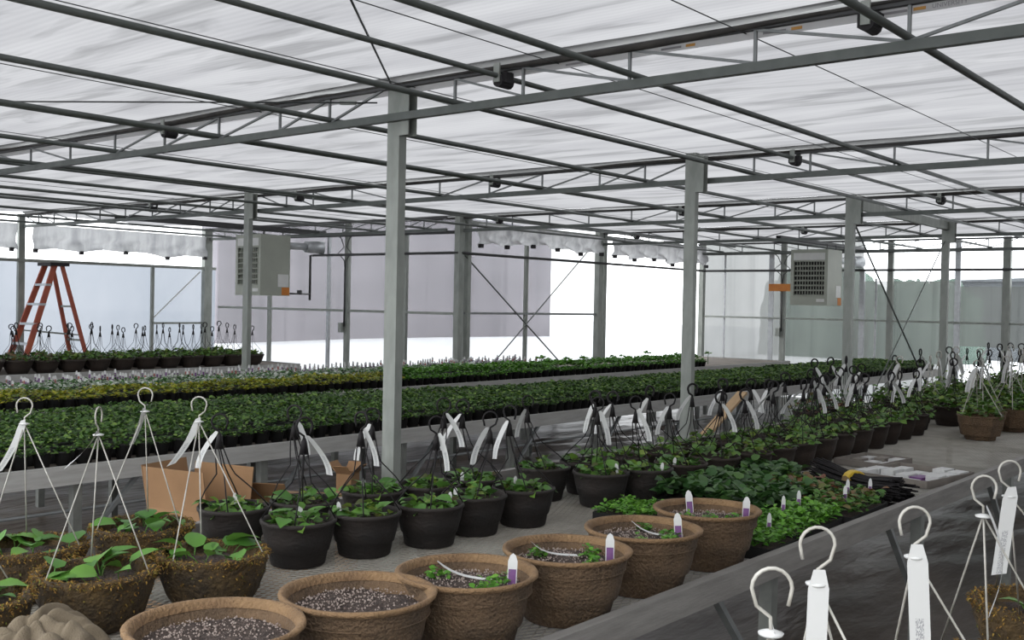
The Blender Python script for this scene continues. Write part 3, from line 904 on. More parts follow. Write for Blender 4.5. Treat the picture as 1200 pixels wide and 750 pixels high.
def bench(name, label, x0, x1, y0, y1, rz, rh, legs, meshtop, bs=1):
    t = thing(name, label, 'bench', ((x0 + x1) / 2, (y0 + y1) / 2, GZ))
    og = ((x0 + x1) / 2, (y0 + y1) / 2, GZ)
    for y, s in ((y0, 1), (y1, -1)):
        MB().box(x0, x1, min(y, y + s * .038), max(y, y + s * .038), rz - rh, rz).build('side_rail', M['wood' if meshtop else 'wood_lit'], t, og)
    for a, b in ((x0, x0 + .038), (x1 - .038, x1)):
        MB().box(a, b, y0 + .038, y1 - .038, rz - rh, rz).build('end_rail', M['wood' if meshtop else 'wood_lit'], t, og)
    sz = BZ if meshtop else rz - .012
    if meshtop:
        vv, ff = expanded_metal(x0 + .04, x1 - .04, y0 + .038, y1 - .038, sz)
        me = raw_mesh('mesh_top', vv - np.array(og), ff, M['mesh'])
        ob = link('mesh_top', me, t, kind='stuff')
    else:
        MB().box(x0 + .038, x1 - .038, y0 + .038, y1 - .038, sz - .01, sz).build('bench_top', M['bench_board'], t, og)
    xx = x0 + .4
    while xx < x1:
        MB().box(xx - .02, xx + .02, y0 + .04, y1 - .04, sz - .055, sz - .014).build('cross_bearer', M['galv'], t, og)
        xx += 1.22
    for x in legs:
        for y in (y0 + .06, y1 - .06):
            MB().box(x - .025, x + .025, y - .025, y + .025, GZ, rz - rh * .6).build('leg', M['leg_steel'], t, og)
        MB().bar((x + bs * .42, y0 + .06, sz - .03), (x + bs * .02, y0 + .06, sz - .45), .02, .028, (0, 1, 0)).build('leg_brace', M['rod'], t, og)
    if not meshtop:
        MB().tube([(x0 + .2, y0 + .07, GZ + .5), (x1 - .2, y0 + .07, GZ + .5)], .010, 6).build('stretcher', M['rod'], t, og)
    return t
bench('growing_bench', 'middle mesh topped bench carrying the big brown planters and rows of black pots', .3, 14.6, 1.64, 3.56, -.877, .085, [1.96 + 1.62 * k for k in range(8)], True, -1)
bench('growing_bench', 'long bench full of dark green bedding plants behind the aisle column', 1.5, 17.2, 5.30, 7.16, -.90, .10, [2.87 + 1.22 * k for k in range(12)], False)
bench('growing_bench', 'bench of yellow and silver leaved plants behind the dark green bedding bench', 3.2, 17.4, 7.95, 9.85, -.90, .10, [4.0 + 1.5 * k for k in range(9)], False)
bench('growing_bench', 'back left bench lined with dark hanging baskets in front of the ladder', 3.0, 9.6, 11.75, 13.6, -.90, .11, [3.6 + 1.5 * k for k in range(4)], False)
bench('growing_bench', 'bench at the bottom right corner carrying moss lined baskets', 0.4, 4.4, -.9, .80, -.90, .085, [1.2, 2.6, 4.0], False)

# ================================================================ LEAVES, HANGERS, TAGS (shared meshes)
def leaf_mesh(seed, width):
    r = random.Random(seed)
    st = [(0, .02), (.12, .34), (.35, .46), (.6, .36), (.82, .18), (1.0, .0)]
    vs = []
    bend = r.uniform(.18, .4)
    cup = r.uniform(.10, .22)
    for s, wd in st:
        z = .25 * s - bend * s * s * 1.2
        vs.append((s, 0, z))
        vs.append((s - .10 * (s < .2), wd * width, z + cup * wd + r.uniform(-.02, .02)))
        vs.append((s - .10 * (s < .2), -wd * width, z + cup * wd + r.uniform(-.02, .02)))
    fs = []
    for i in range(5):
        a, b = i * 3, i * 3 + 3
        fs.append((a, b, b + 1, a + 1)); fs.append((a, a + 2, b + 2, b))
    m = MB().add(vs, fs)
    m.tube([(-.35, 0, -.45), (-.15, 0, -.12), (0, 0, 0)], .022, 4)
    me = m.mesh('leaf', M['leaf'], smooth=True)
    at = me.attributes.new('tint', 'FLOAT', 'POINT')
    tv = r.random()
    at.data.foreach_set('value', [tv] * len(me.vertices))
    return me
LEAVES = [leaf_mesh(s, w) for s, w in zip(range(10), (1, .9, 1.05, .8, 1, .95, .85, 1.1, .9, 1))]

def put_leaves(parent, n, rad, z, size, seed, up=(-.25, .45)):
    r = random.Random(seed)
    for k in range(n):
        a = 2 * PI * (k + r.uniform(-.4, .4)) / n * (1 if n < 8 else 1.62)
        d = rad * r.uniform(.15, .85) ** .8
        o = link('leaf', r.choice(LEAVES), parent)
        s = size * r.uniform(.7, 1.25)
        o.location = (d * math.cos(a), d * math.sin(a), z + s * r.uniform(.22, .55))
        o.rotation_euler = (r.uniform(-.45, .45), -r.uniform(*up), a + r.uniform(-1.6, 1.6))
        o.scale = (s, s, s)

def hook_pts(hub, R, shank, d, tip=1.1):
    """Shank up from the hub, then over in an arc towards d, tip hanging down."""
    hub = Vector(hub); d = Vector(d).normalized()
    pts = [hub, hub + V(0, 0, shank * .35) - d * .001, hub + V(0, 0, shank * .6) - d * R * .75]
    c = hub + V(0, 0, shank)
    for k in range(11):
        a = PI * (1 - k / 10 * tip)
        pts.append(c + d * (R * math.cos(a)) + V(0, 0, R * math.sin(a)))
    pts.append(pts[-1] + V(0, 0, -R * .55) - d * R * .12)
    return pts

def strip(pts, w, side, name='tag', mat='tag_print', holes=False):
    pts = [Vector(p) for p in pts]
    sd = Vector(side).normalized()
    me_v, me_f, uv = [], [], []
    n = len(pts)
    for i, p in enumerate(pts):
        ww = w * (.55 if i == 0 else 1)
        me_v += [p - sd * ww / 2, p + sd * ww / 2]
    me_f = [(2 * i, 2 * i + 1, 2 * i + 3, 2 * i + 2) for i in range(n - 1)]
    me = bpy.data.meshes.new(name)
    me.from_pydata(me_v, [], me_f)
    me.materials.append(M[mat])
    u = me.uv_layers.new(name='uv')
    for poly in me.polygons:
        for li in poly.loop_indices:
            vi = me.loops[li].vertex_index
            u.data[li].uv = (vi % 2, (vi // 2) / (n - 1))
    me.polygons.foreach_set('use_smooth', [True] * len(me.polygons))
    return me

# ================================================================ BLACK POTS WITH HANGERS ON THE MIDDLE BENCH
POT_H, POT_R = .158, .135
def pot_mesh(mat, name='pot', n=28, r=POT_R, h=POT_H, base=.68):
    return MB().lathe([(r * base, 0), (r * base * 1.04, .004), (r * (base + .085), h * .30), (r * (base + .125), h * .325), (r * (base + .21), h * .62), (r * .955, h * .90), (r * .99, h * .92), (r * 1.0, h * .97), (r * .985, h), (r * .93, h), (r * .90, h * .93), (r * .86, h * .80)], n).mesh(name, M[mat], smooth=True)
PM_BLACK = pot_mesh('black_pot')
PM_BROWN = pot_mesh('brown_pot', n=20)
def soil_mesh(r, z, amp=.008, seed=1, name='soil'):
    rr = random.Random(seed)
    m = MB(); vs = [(0, 0, z + amp)]; fs = []
    rings, n = 4, 18
    for j in range(1, rings + 1):
        for k in range(n):
            a = 2 * PI * k / n
            vs.append((r * j / rings * math.cos(a), r * j / rings * math.sin(a), z + rr.uniform(-amp, amp) - (amp if j == rings else 0)))
    for k in range(n):
        fs.append((0, 1 + k, 1 + (k + 1) % n))
    for j in range(rings - 1):
        for k in range(n):
            a, b = 1 + j * n + k, 1 + j * n + (k + 1) % n
            fs.append((a, a + n, b + n, b))
    return m.add(vs, fs).mesh(name, M['soil'], smooth=True)
SOIL = soil_mesh(POT_R * .9, POT_H * .86)

HUB = .455       # hub of a black hanger above the pot's foot
HUB_W = .42
def black_hanger(parent, lean, d, near=True, mat='black_wire', hub_z=HUB, rad=POT_R * .95, rz=POT_H):
    hub = V(lean[0], lean[1], hub_z)
    m = MB()
    m.tube(hook_pts(hub, .029, .055, d, 1.15), .0042 if near else .0062, 6)
    dd = Vector(d).normalized()
    m.tube([hub + V(0, 0, .012), hub, hub - V(0, 0, .045)], [.005, .010, .017], 6)
    h = m.mesh('hanger_hook', M[mat], smooth=True)
    st = MB()
    subs = []
    for k in range(4):
        a = PI / 4 + k * PI / 2
        p = V(rad * math.cos(a), rad * math.sin(a), rz)
        q = hub - V(0, 0, .04) + V(.014 * math.cos(a), .014 * math.sin(a), 0)
        mid = q.lerp(p, .45) - V(.25 * rad * math.cos(a), .25 * rad * math.sin(a), 0)
        s = MB().tube([q, q.lerp(mid, .6) - V(0, 0, .01), mid, mid.lerp(p, .55) + V(.06 * rad * math.cos(a), .06 * rad * math.sin(a), 0), p], .0026, 5)
        subs.append(s)
    ob = link('hanger_hook', h, parent)
    if near:
        for s in subs:
            s.build('strand', M[mat], ob, smooth=True)
    else:
        m2 = MB()
        for s in subs:
            m2.add(s.v, s.f)
        m2.build('strand', M[mat], ob, smooth=True)['kind'] = 'stuff'
    return hub
def hang_tag(parent, hub, ang, L=.15, w=.024, curl=.35, face=None, name='tag'):
    d = V(math.cos(ang), math.sin(ang), 0)
    sd = V(-math.sin(ang), math.cos(ang), 0) if face is None else face
    pts = []
    p = hub + V(0, 0, .02)
    n = 8
    for i in range(n + 1):
        f = i / n
        pts.append(p + d * (.012 + L * curl * (math.sin(f * 1.5))) - V(0, 0, L * f * (1 - .12 * f * curl)) + d * 0)
    return link('tag', strip(pts, w, sd), parent)

CAB = math.atan2(-0.772, 0.635)
CAMSIDE = V(0.635, -0.772, 0)   # a direction that runs across the line of sight
FRONT = [(2.39, 2.92, ''), (2.65, 2.86, ''), (2.93, 2.80, ''), (3.20, 2.81, ''), (3.47, 2.77, ''), (4.06, 2.78, ''), (4.32, 2.70, ''), (4.60, 2.67, ''), (4.93, 2.66, ''), (5.23, 2.62, ''), (5.53, 2.62, ''), (5.82, 2.62, ''), (6.14, 2.63, ''), (6.46, 2.64, ''), (6.78, 2.65, ''), (7.10, 2.66, ''), (7.42, 2.68, ''), (7.76, 2.70, ''), (8.10, 2.72, '')]
BACK = [(2.37, 3.27), (2.64, 3.19), (2.98, 3.17), (3.24, 3.10), (3.51, 3.09), (3.99, 3.07), (4.28, 3.02), (4.57, 3.0), (4.88, 2.97), (5.2, 2.95), (5.52, 2.94), (5.84, 2.94), (6.16, 2.95), (6.48, 2.96), (6.8, 2.97), (7.12, 2.98), (7.44, 3.0), (7.78, 3.02), (8.12, 3.04)]
ORD = ['first', 'second', 'third', 'fourth', 'fifth', 'sixth', 'seventh', 'eighth', 'ninth', 'tenth', 'eleventh', 'twelfth', 'thirteenth', 'fourteenth', 'fifteenth', 'sixteenth', 'seventeenth', 'eighteenth', 'nineteenth', 'twentieth']
FAR_FOL = []
def foliage_mesh(seed, n, rad, z, size, mat='leaf_far', h=.05, name='foliage'):
    r = np.random.default_rng(seed)
    a = r.uniform(0, 2 * PI, n); d = rad * np.sqrt(r.uniform(0, 1, n))
    p = np.stack([d * np.cos(a), d * np.sin(a), z + r.uniform(0.0, h, n) * (1.3 - d / rad)], -1)
    vv, ff, tt = cloud(p, r.uniform(.7, 1.2, n) * size, r.uniform(0, 1, n), (-.2, .7), 1.25)
    return raw_mesh(name, vv, ff, M[mat], tt)
FAR_FOL = [foliage_mesh(100 + k, 46, POT_R * 1.0, POT_H * .93, .048, h=.07) for k in range(4)]
def black_pot(x, y, k, label, group, near, mesh):
    r = random.Random(int(x * 100) * 31 + int(y * 100))
    t = thing('hanging_pot', label, 'flower pot', (x, y, BZ + .002), group)
    link('pot', mesh, t)
    link('soil', SOIL, t)
    if near:
        put_leaves(t, 12, POT_R * .95, POT_H * .86, .058, r.randrange(9999))
        link('foliage', FAR_FOL[k % 4], t, kind='stuff').scale = (.8, .8, .9)
    else:
        link('foliage', FAR_FOL[k % 4], t, kind='stuff').rotation_euler = (0, 0, r.uniform(0, 6))
    lean = (r.uniform(-.06, .04), r.uniform(-.07, .07))
    a = CAB + (PI if r.random() < .45 else 0) + r.uniform(-.8, .8)
    hub = black_hanger(t, lean, (math.cos(a), math.sin(a), 0), near, hub_z=HUB_W + r.uniform(-.02, .02))
    b = math.atan2(.772, -.635) + (r.uniform(-.7, .7) if r.random() < .6 else PI + r.uniform(-.6, .6))
    q = CAB + r.uniform(-.75, .55)
    hang_tag(t, hub, b, r.uniform(.14, .17), .025, r.uniform(.15, .75), V(math.cos(q), math.sin(q), r.uniform(-.1, .25)))
    if near and r.random() < .7:
        o = link('plant_label', LABEL_STAKE, t)
        aa = r.uniform(0, 6.28)
        o.location = (.09 * math.cos(aa), .09 * math.sin(aa), POT_H * .86)
        o.rotation_euler = (r.uniform(-.2, .2), r.uniform(-.2, .2), .7)
    return t

# plant label stake: white, round shouldered, lower part printed
def stake_mesh(col, h=.055, w=.016):
    m = MB()
    a, b = w / 2, .0012
    pr = [(-a, 0), (a, 0), (a, h * .75), (a * .6, h * .93), (0, h), (-a * .6, h * .93), (-a, h * .75)]
    n = len(pr)
    vs = [(0 - b, y, z) for y, z in pr] + [(b, y, z) for y, z in pr]
    m.add(vs, [tuple(range(n)), tuple(reversed(range(n, 2 * n)))] + [(i, (i + 1) % n, n + (i + 1) % n, n + i) for i in range(n)])
    m.cur = 1
    m.add([(-b - .0006, -a * .8, 0), (-b - .0006, a * .8, 0), (-b - .0006, a * .8, h * .5), (-b - .0006, -a * .8, h * .5)], [(0, 1, 2, 3)])
    return m.mesh('plant_label', [M['tag'], M[col]])
LABEL_STAKE = stake_mesh('tag')
LABEL_PURPLE = stake_mesh('tag_purple', .085, .026)
LABEL_SMALL_P = stake_mesh('tag_purple', .075, .017)
LABEL_RED = stake_mesh('tag_red', .07, .020)
LABEL_PURP_FAR = stake_mesh('tag_purple', .07, .020)

for i, (x, y, _) in enumerate(FRONT):
    if i < 8:
        lb = 'black hanging pot, %s from the left in the front row of black pots' % ORD[i]
        g = None
    else:
        lb = 'small dark pot with white tag, %s from the far end of the front row' % ORD[len(FRONT) - 1 - i]; g = None
    black_pot(x, y, i, lb, g, i < 8, PM_BLACK if i < 7 else PM_BROWN)
for i, (x, y) in enumerate(BACK):
    if i < 6:
        lb = 'black hanging pot, %s from the left in the back row by the aisle' % ORD[i]; g = None
    else:
        lb = 'small dark pot with white tag, %s from the far end of the aisle row' % ORD[len(BACK) - 1 - i]; g = None
    black_pot(x, y, i + 2, lb, g, i < 6, PM_BLACK if i < 7 else PM_BROWN)

# far mass of bushier baskets with white hangers at the end of the bench
FAR_BUSH = [foliage_mesh(130 + k, 80, POT_R * 1.25, POT_H * .85, .055, 'leaf_far', .16) for k in range(3)]
DARK_BUSH = foliage_mesh(140, 70, POT_R * 1.2, POT_H * .85, .05, 'leaf_coleus', .14)
proto_far = None
def far_basket(mats, fol, hooks_mat, label, group, x, y):
    t = thing('hanging_basket', label, 'flower pot', (x, y, BZ + .002), group)
    link('pot', PM_BROWN, t); link('foliage', fol, t, kind='stuff')
    hub = black_hanger(t, (random.uniform(-.04, .04), random.uniform(-.05, .05)), (random.uniform(-1, 1), random.uniform(-1, 1), 0), False, hooks_mat, hub_z=.47)
    hang_tag(t, hub, random.uniform(0, 6.28), .19, .035, .4, V(.5, -.8, 0))
    return t
FB = [far_basket(None, FAR_BUSH[0], 'black_wire', 'bushy green basket on a black hanger at the far end of the middle bench', 'far bushy baskets', 8.50, 2.82),
      far_basket(None, FAR_BUSH[1], 'white_wire', 'bushy green basket on a white wire hanger at the far end of the middle bench', 'far baskets on white hangers', 8.92, 3.14),
      far_basket(None, FAR_BUSH[2], 'black_wire', 'bushy green basket on a black hanger at the far end of the middle bench', 'far bushy baskets', 9.02, 2.72),
      far_basket(None, DARK_BUSH, 'black_wire', 'basket of dark reddish leaves left of the bushy crowd on the middle bench', 'far reddish baskets', 8.45, 3.35)]
k = 0
for ix in range(12):
    for iy in range(5):
        x = 9.45 + ix * .40; y = 1.90 + iy * .37 + .1 * (ix % 2)
        if y > 3.45 or (x < 10.2 and y < 2.5):
            continue
        dup(FB[k % 3], (x, y, BZ + .002), random.uniform(0, 6), random.uniform(.95, 1.1))
        k += 1
for x, y in ((8.06, 3.37), (7.68, 3.34)):
    dup(FB[3], (x, y, BZ + .002), random.uniform(0, 6))

# ================================================================ BIG BROWN FIBRE PLANTERS
def big_pot(x, y, label, r=.195, h=.205, plants=0, tags=(), seed=1):
    rr = random.Random(seed)
    t = thing('fibre_planter', label, 'planter', (x, y, BZ + .002))
    wobs = [rr.uniform(0, 6.28) for _ in range(3)]
    wob = lambda a, j: .008 * math.sin(3 * a + wobs[0]) + .005 * math.sin(7 * a + wobs[1] + j)
    MB().lathe([(r * .64, 0), (r * .66, .004), (r * .735, h * .30), (r * .785, h * .33), (r * .835, h * .52), (r * .860, h * .66), (r * .885, h * .70), (r * .905, h * .76), (r * .93, h * .90), (r * .945, h * .925), (r * .93, h * .93), (r * .87, h * .88), (r * .84, h * .72)], 44, wob=wob).build('pot', M['fibre_pot'], t, smooth=True)
    MB().lathe([(r * .94, h * .915), (r * .965, h * .925), (r * .998, h * .955), (r * 1.0, h * .985), (r * .985, h), (r * .94, h * .998), (r * .90, h * .97), (r * .875, h * .90)], 44, wob=wob, caps=False).build('rim', M['fibre_rim'], t, smooth=True, label='paler worn rolled rim')
    MB().lathe([(r * .905, h * .735), (r * .912, h * .74), (r * .914, h * .75), (r * .905, h * .755)], 40).build('rim_line', M['fibre_pot'], t, smooth=True)
    link('soil', soil_mesh(r * .86, h * .80, .007, seed), t)
    m = MB()
    n = 700
    for k in range(n):
        a = rr.uniform(0, 6.28); d = r * .80 * rr.random() ** .5
        px, py = d * math.cos(a), d * math.sin(a)
        if rr.random() < .45 and (px * .3 + py * .9) < -.02 * 0:
            continue
        s = rr.uniform(.0013, .0036)
        z = h * .80 + .004 + rr.uniform(-.002, .003)
        m.add([(px + s, py, z), (px - s, py + s * .3, z), (px, py + s, z), (px, py - s, z - .001), (px + s * .2, py, z + s), (px, py, z - s)], [(0, 2, 4), (2, 1, 4), (1, 3, 4), (3, 0, 4), (2, 0, 5), (1, 2, 5), (3, 1, 5), (0, 3, 5)])
    m.build('perlite', M['perlite'], t, kind='stuff')
    for k in range(plants):
        a = rr.uniform(0, 6.28)
        me = foliage_mesh(seed * 7 + k, 34, .026, 0, .020, 'leaf_bright', .035, 'seedling')
        o = link('seedling', me, t)
        o.location = (r * .5 * math.cos(a + k * 2.1), r * .5 * math.sin(a + k * 2.1), h * .81)
    for (kind, a, d, rz) in tags:
        if kind == 'label':
            o = link('plant_label', LABEL_PURPLE, t, label='white plant label with purple print')
            o.location = (r * d * math.cos(a), r * d * math.sin(a), h * .80)
            o.rotation_euler = (rr.uniform(-.1, .1), .12, rz)
        else:
            pts = []
            for i in range(9):
                f = i / 8
                pts.append((-.055 + .15 * f, .02 * math.sin(f * 3), .004 + .05 * (1 - f) ** 3))
            o = link('curled_tag', strip(pts, .014, (0, 1, .2), 'curled_tag', 'tag'), t, label='white curled strip lying on the soil')
            o.location = (r * d * math.cos(a), r * d * math.sin(a), h * .815)
            o.rotation_euler = (0, 0, rz)
    return t
CA = math.atan2(-.772, .635)      # bearing of picture-right
big_pot(1.40, 1.99, 'big brown fibre planter of bare speckled soil, cut by the bottom edge', r=.20, seed=2)
big_pot(1.79, 1.95, 'big brown fibre planter of bare soil, second from the bottom edge', r=.198, seed=3)
big_pot(2.13, 1.89, 'big brown fibre planter with a tall white and purple label at its right rim', plants=4, tags=[('label', CA + .05, .62, .69), ('strip', CA + 2.4, .2, CA)], seed=4)
big_pot(2.53, 1.85, 'big brown fibre planter, fourth from the bottom edge, with white label and long curled strip', plants=3, tags=[('label', CA + .02, .66, .69), ('strip', CA + 2.8, .3, CA + .3)], seed=5)
big_pot(2.95, 1.85, 'big brown fibre planter with a thin line round it, next to last in its row', plants=4, tags=[('label', CA + .1, .62, .69), ('strip', CA + .3, .1, CA)], seed=6)
big_pot(3.40, 1.86, 'big brown fibre planter at the far end of its row, beside the green trays', plants=4, tags=[('label', CA - .1, .7, .69), ('label', CA + 2.0, .55, .69)], seed=7)

# ================================================================ MOSS BASKETS WITH WHITE WIRE HANGERS
def tuft_mesh(seed, r, h):
    rr = np.random.default_rng(seed)
    n = 4200
    a = rr.uniform(0, 2 * PI, n)
    lv = rr.uniform(0, 1, n)
    rad = np.where(lv < .62, r * rr.uniform(.84, 1.04, n), r * (.72 + .26 * rr.uniform(0, 1, n)))
    z = np.where(lv < .62, h * rr.uniform(.90, 1.03, n), h * ((rad / r - .62) / .38) ** 1.3 * .95)
    p = np.stack([rad * np.cos(a), rad * np.sin(a), z], -1)
    vv, ff, tt = cloud(p, rr.uniform(.005, .013, n), rr.uniform(0, 1, n), (-1.0, 1.0), .6)
    return raw_mesh('moss_fringe', vv, ff, M['moss_tuft'], tt)
MR, MH = .165, .16
def moss_bowl(seed):
    r = random.Random(seed)
    ph = [r.uniform(0, 6) for _ in range(6)]
    wob = lambda a, j: .02 * math.sin(5 * a + ph[0] + j) + .015 * math.sin(11 * a + ph[1] + 2 * j) + .012 * math.sin(17 * a + ph[2] + 3 * j)
    return MB().lathe([(MR * .55, 0), (MR * .70, .012), (MR * .82, MH * .3), (MR * .92, MH * .62), (MR * .99, MH * .88), (MR * 1.0, MH * .97), (MR * .95, MH * 1.02), (MR * .87, MH), (MR * .83, MH * .90), (MR * .80, MH * .82)], 40, wob=wob).mesh('moss_bowl', M['moss'], smooth=True)
BOWLS = [moss_bowl(1), moss_bowl(2)]
TUFTS = [tuft_mesh(3, MR, MH), tuft_mesh(4, MR, MH)]
MSOIL = soil_mesh(MR * .83, MH * .84, .01, 9)
def moss_basket(x, y, label, hook_top, hook_dir, tag_spec, seed, wires=3, leaves=14, wa=0.3, group=None):
    t = thing('moss_basket', label, 'hanging basket', (x, y, BZ + .002), group)
    o = Vector((x, y, BZ + .002))
    link('moss_bowl', BOWLS[seed % 2], t).rotation_euler = (0, 0, seed)
    link('moss_fringe', TUFTS[seed % 2], t, kind='stuff').rotation_euler = (0, 0, seed * 1.3)
    link('soil', MSOIL, t)
    if leaves:
        put_leaves(t, leaves, MR * .80, MH * .84, .078, seed + 50)
    top = Vector(hook_top) - o
    R, shank = .025, .055
    d = Vector(hook_dir).normalized()
    hub = top - V(0, 0, shank + R) - d * 0
    hk = MB().tube(hook_pts(hub, R, shank, d, 1.1), .0026, 6).build('hanger_hook', M['white_wire'], t, smooth=True)
    MB().lathe([(.004, -.004), (.015, -.003), (.016, 0), (.004, .004)], 12).build('hub_disc', M['tag'], hk, smooth=True).location = hub
    for k in range(wires):
        a = wa + 2 * PI * k / wires
        MB().tube([hub, (MR * .93 * math.cos(a), MR * .93 * math.sin(a), MH * .98)], .0021, 5).build('hanger_wire', M['white_wire'], t, smooth=True)
    if tag_spec:
        pts, w, side = tag_spec
        link('tag', strip([hub + Vector(p) for p in pts], w, side), t)
    return t
LFT = -CAMSIDE
def swing(L, out, drop=1.0, n=9, d=LFT, up=.012):
    """A tag that curves away from the hub towards d as it falls."""
    r = []
    for i in range(n):
        f = i / (n - 1)
        s = math.sin(f * PI / 2)
        r.append(d * (out * L * f ** 1.35) + V(0, 0, up - L * drop * f * (1 - .10 * f)) - Vector((.77, .63, 0)) * .01)
    return r
TSIDE = V(.45, .35, .55)
moss_basket(1.17, 2.74, 'moss lined basket cut off by the left edge of the picture', (1.16, 2.94, -.33), LFT, None, 1)
moss_basket(1.54, 2.76, 'moss lined basket in the front row, just above the crumpled cloth', (1.61, 2.88, -.325), (.77, .63, 0), (swing(.12, .75), .026, V(.6, .3, .35)), 2, wa=-.95)
moss_basket(1.89, 2.71, 'moss lined basket with broad leaves, rightmost of the front moss baskets', (1.99, 2.94, -.32), LFT, (swing(.17, .50), .030, V(.62, -.45, .30)), 3, wa=-.9)
moss_basket(1.56, 3.18, 'moss lined basket at the left in the back row, behind the basket by the cloth', (1.56, 3.23, -.32), LFT, (swing(.18, .42), .026, V(.6, -.5, .25)), 4, wa=-.9)
moss_basket(1.95, 3.20, 'moss lined basket of fuzzy grey leaves in front of the cardboard box', (1.98, 3.24, -.31), CAMSIDE, (swing(.14, .30), .020, V(.7, .1, .1)), 5, wa=-1.2)
def plumb(L, tilt=0.0, n=9, bow=0.0):
    r = []
    for i in range(n):
        f = i / (n - 1)
        r.append(CAMSIDE * (tilt * L * f + bow * math.sin(f * PI)) + V(0, 0, .022 - L * f) - Vector((.77, .63, 0)) * .012)
    return r
moss_basket(1.20, .56, 'moss basket below the frame whose white hook shows lowest at bottom right', (1.21, .57, -.32), CAMSIDE, (swing(.07, .35, d=CAMSIDE), .008, V(.3, .3, .4)), 6, leaves=4)
moss_basket(1.56, .58, 'moss basket below the frame whose hook and wide tag stand second from lower left', (1.44, .61, -.31), LFT, (plumb(.22, -.02), .030, V(.60, -.74, 0)), 7, leaves=4)
moss_basket(1.93, .58, 'moss basket whose hook bends left before a bench leg, wide printed tag hanging straight', (1.73, .57, -.315), LFT, (plumb(.24, .06), .034, V(.62, -.76, 0)), 8, leaves=4, wa=-1.0)
moss_basket(2.45, .62, 'moss basket at the bottom right with white sprigs and a narrow sideways tag', (2.23, .60, -.325), CAMSIDE, (plumb(.22, .05, bow=.03), .024, V(.5, .1, .1)), 9, leaves=5, wa=-.9)
moss_basket(3.06, .68, 'moss basket at the right picture edge above the bottom corner', (2.58, .64, -.335), CAMSIDE, (plumb(.20, -.12), .036, V(.65, -.7, .1)), 10, leaves=4, wa=-1.1)
moss_basket(2.78, .30, 'moss basket partly out of the picture at the lower right edge', (2.74, .33, -.33), LFT, None, 11, leaves=4)

# ================================================================ SEEDLING TRAYS ON THE MIDDLE BENCH
def tray(x, y, lx, ly, rz, label, leafmat, n, size, h, lab=(), width=1.0, pit=(-.1, .7)):
    t = thing('seedling_tray', label, 'plant tray', (x, y, BZ + .003), None, rz)
    m = MB()
    hx, hy, th = lx / 2, ly / 2, .045
    m.box(-hx, hx, -hy, hy, 0, .006)
    for s in (-1, 1):
        m.box(-hx, hx, s * hy - .004, s * hy + .004, 0, th); m.box(s * hx - .004, s * hx + .004, -hy, hy, 0, th)
    m.build('tray', M['plastic_pot'], t)
    MB().box(-hx + .006, hx - .006, -hy + .006, hy - .006, .008, th - .008).build('soil', M['soil'], t)
    r = np.random.default_rng(int(abs(x * 1000 + y * 77)))
    p = np.stack([r.uniform(-hx, hx, n), r.uniform(-hy, hy, n), th + h * r.uniform(0.1, 1, n) ** .8], -1)
    p[:, 2] += .012 * np.sin(p[:, 0] * 40) * np.sin(p[:, 1] * 40)
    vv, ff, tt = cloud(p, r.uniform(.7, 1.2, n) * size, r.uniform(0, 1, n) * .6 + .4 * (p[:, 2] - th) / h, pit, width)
    link('foliage', raw_mesh('foliage', vv, ff, M[leafmat], tt), t, kind='stuff')
    for lx_, ly_ in lab:
        o = link('plant_label', LABEL_SMALL_P, t, label='white plant label with purple print')
        o.location = (lx_, ly_, th + h * .6)
        o.rotation_euler = (.05, .1, .69 - rz)
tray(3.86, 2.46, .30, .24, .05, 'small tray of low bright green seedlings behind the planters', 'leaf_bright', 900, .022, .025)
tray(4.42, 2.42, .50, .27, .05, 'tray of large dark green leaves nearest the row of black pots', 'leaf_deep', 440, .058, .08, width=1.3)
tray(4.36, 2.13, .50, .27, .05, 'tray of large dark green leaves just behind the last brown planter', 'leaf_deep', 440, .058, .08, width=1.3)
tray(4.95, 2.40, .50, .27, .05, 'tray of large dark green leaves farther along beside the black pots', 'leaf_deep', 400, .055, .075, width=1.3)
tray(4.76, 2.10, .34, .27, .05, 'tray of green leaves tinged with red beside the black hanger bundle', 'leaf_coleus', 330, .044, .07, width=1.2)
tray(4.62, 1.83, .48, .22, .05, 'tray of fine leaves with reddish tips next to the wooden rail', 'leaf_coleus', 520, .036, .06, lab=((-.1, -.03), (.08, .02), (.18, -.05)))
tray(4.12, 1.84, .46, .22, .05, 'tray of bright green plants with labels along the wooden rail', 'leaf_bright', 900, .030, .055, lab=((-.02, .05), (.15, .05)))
tray(3.72, 1.80, .28, .20, .05, 'small tray of bright green plants nearest the last brown planter', 'leaf_bright', 520, .028, .045, lab=((.02, -.02),))

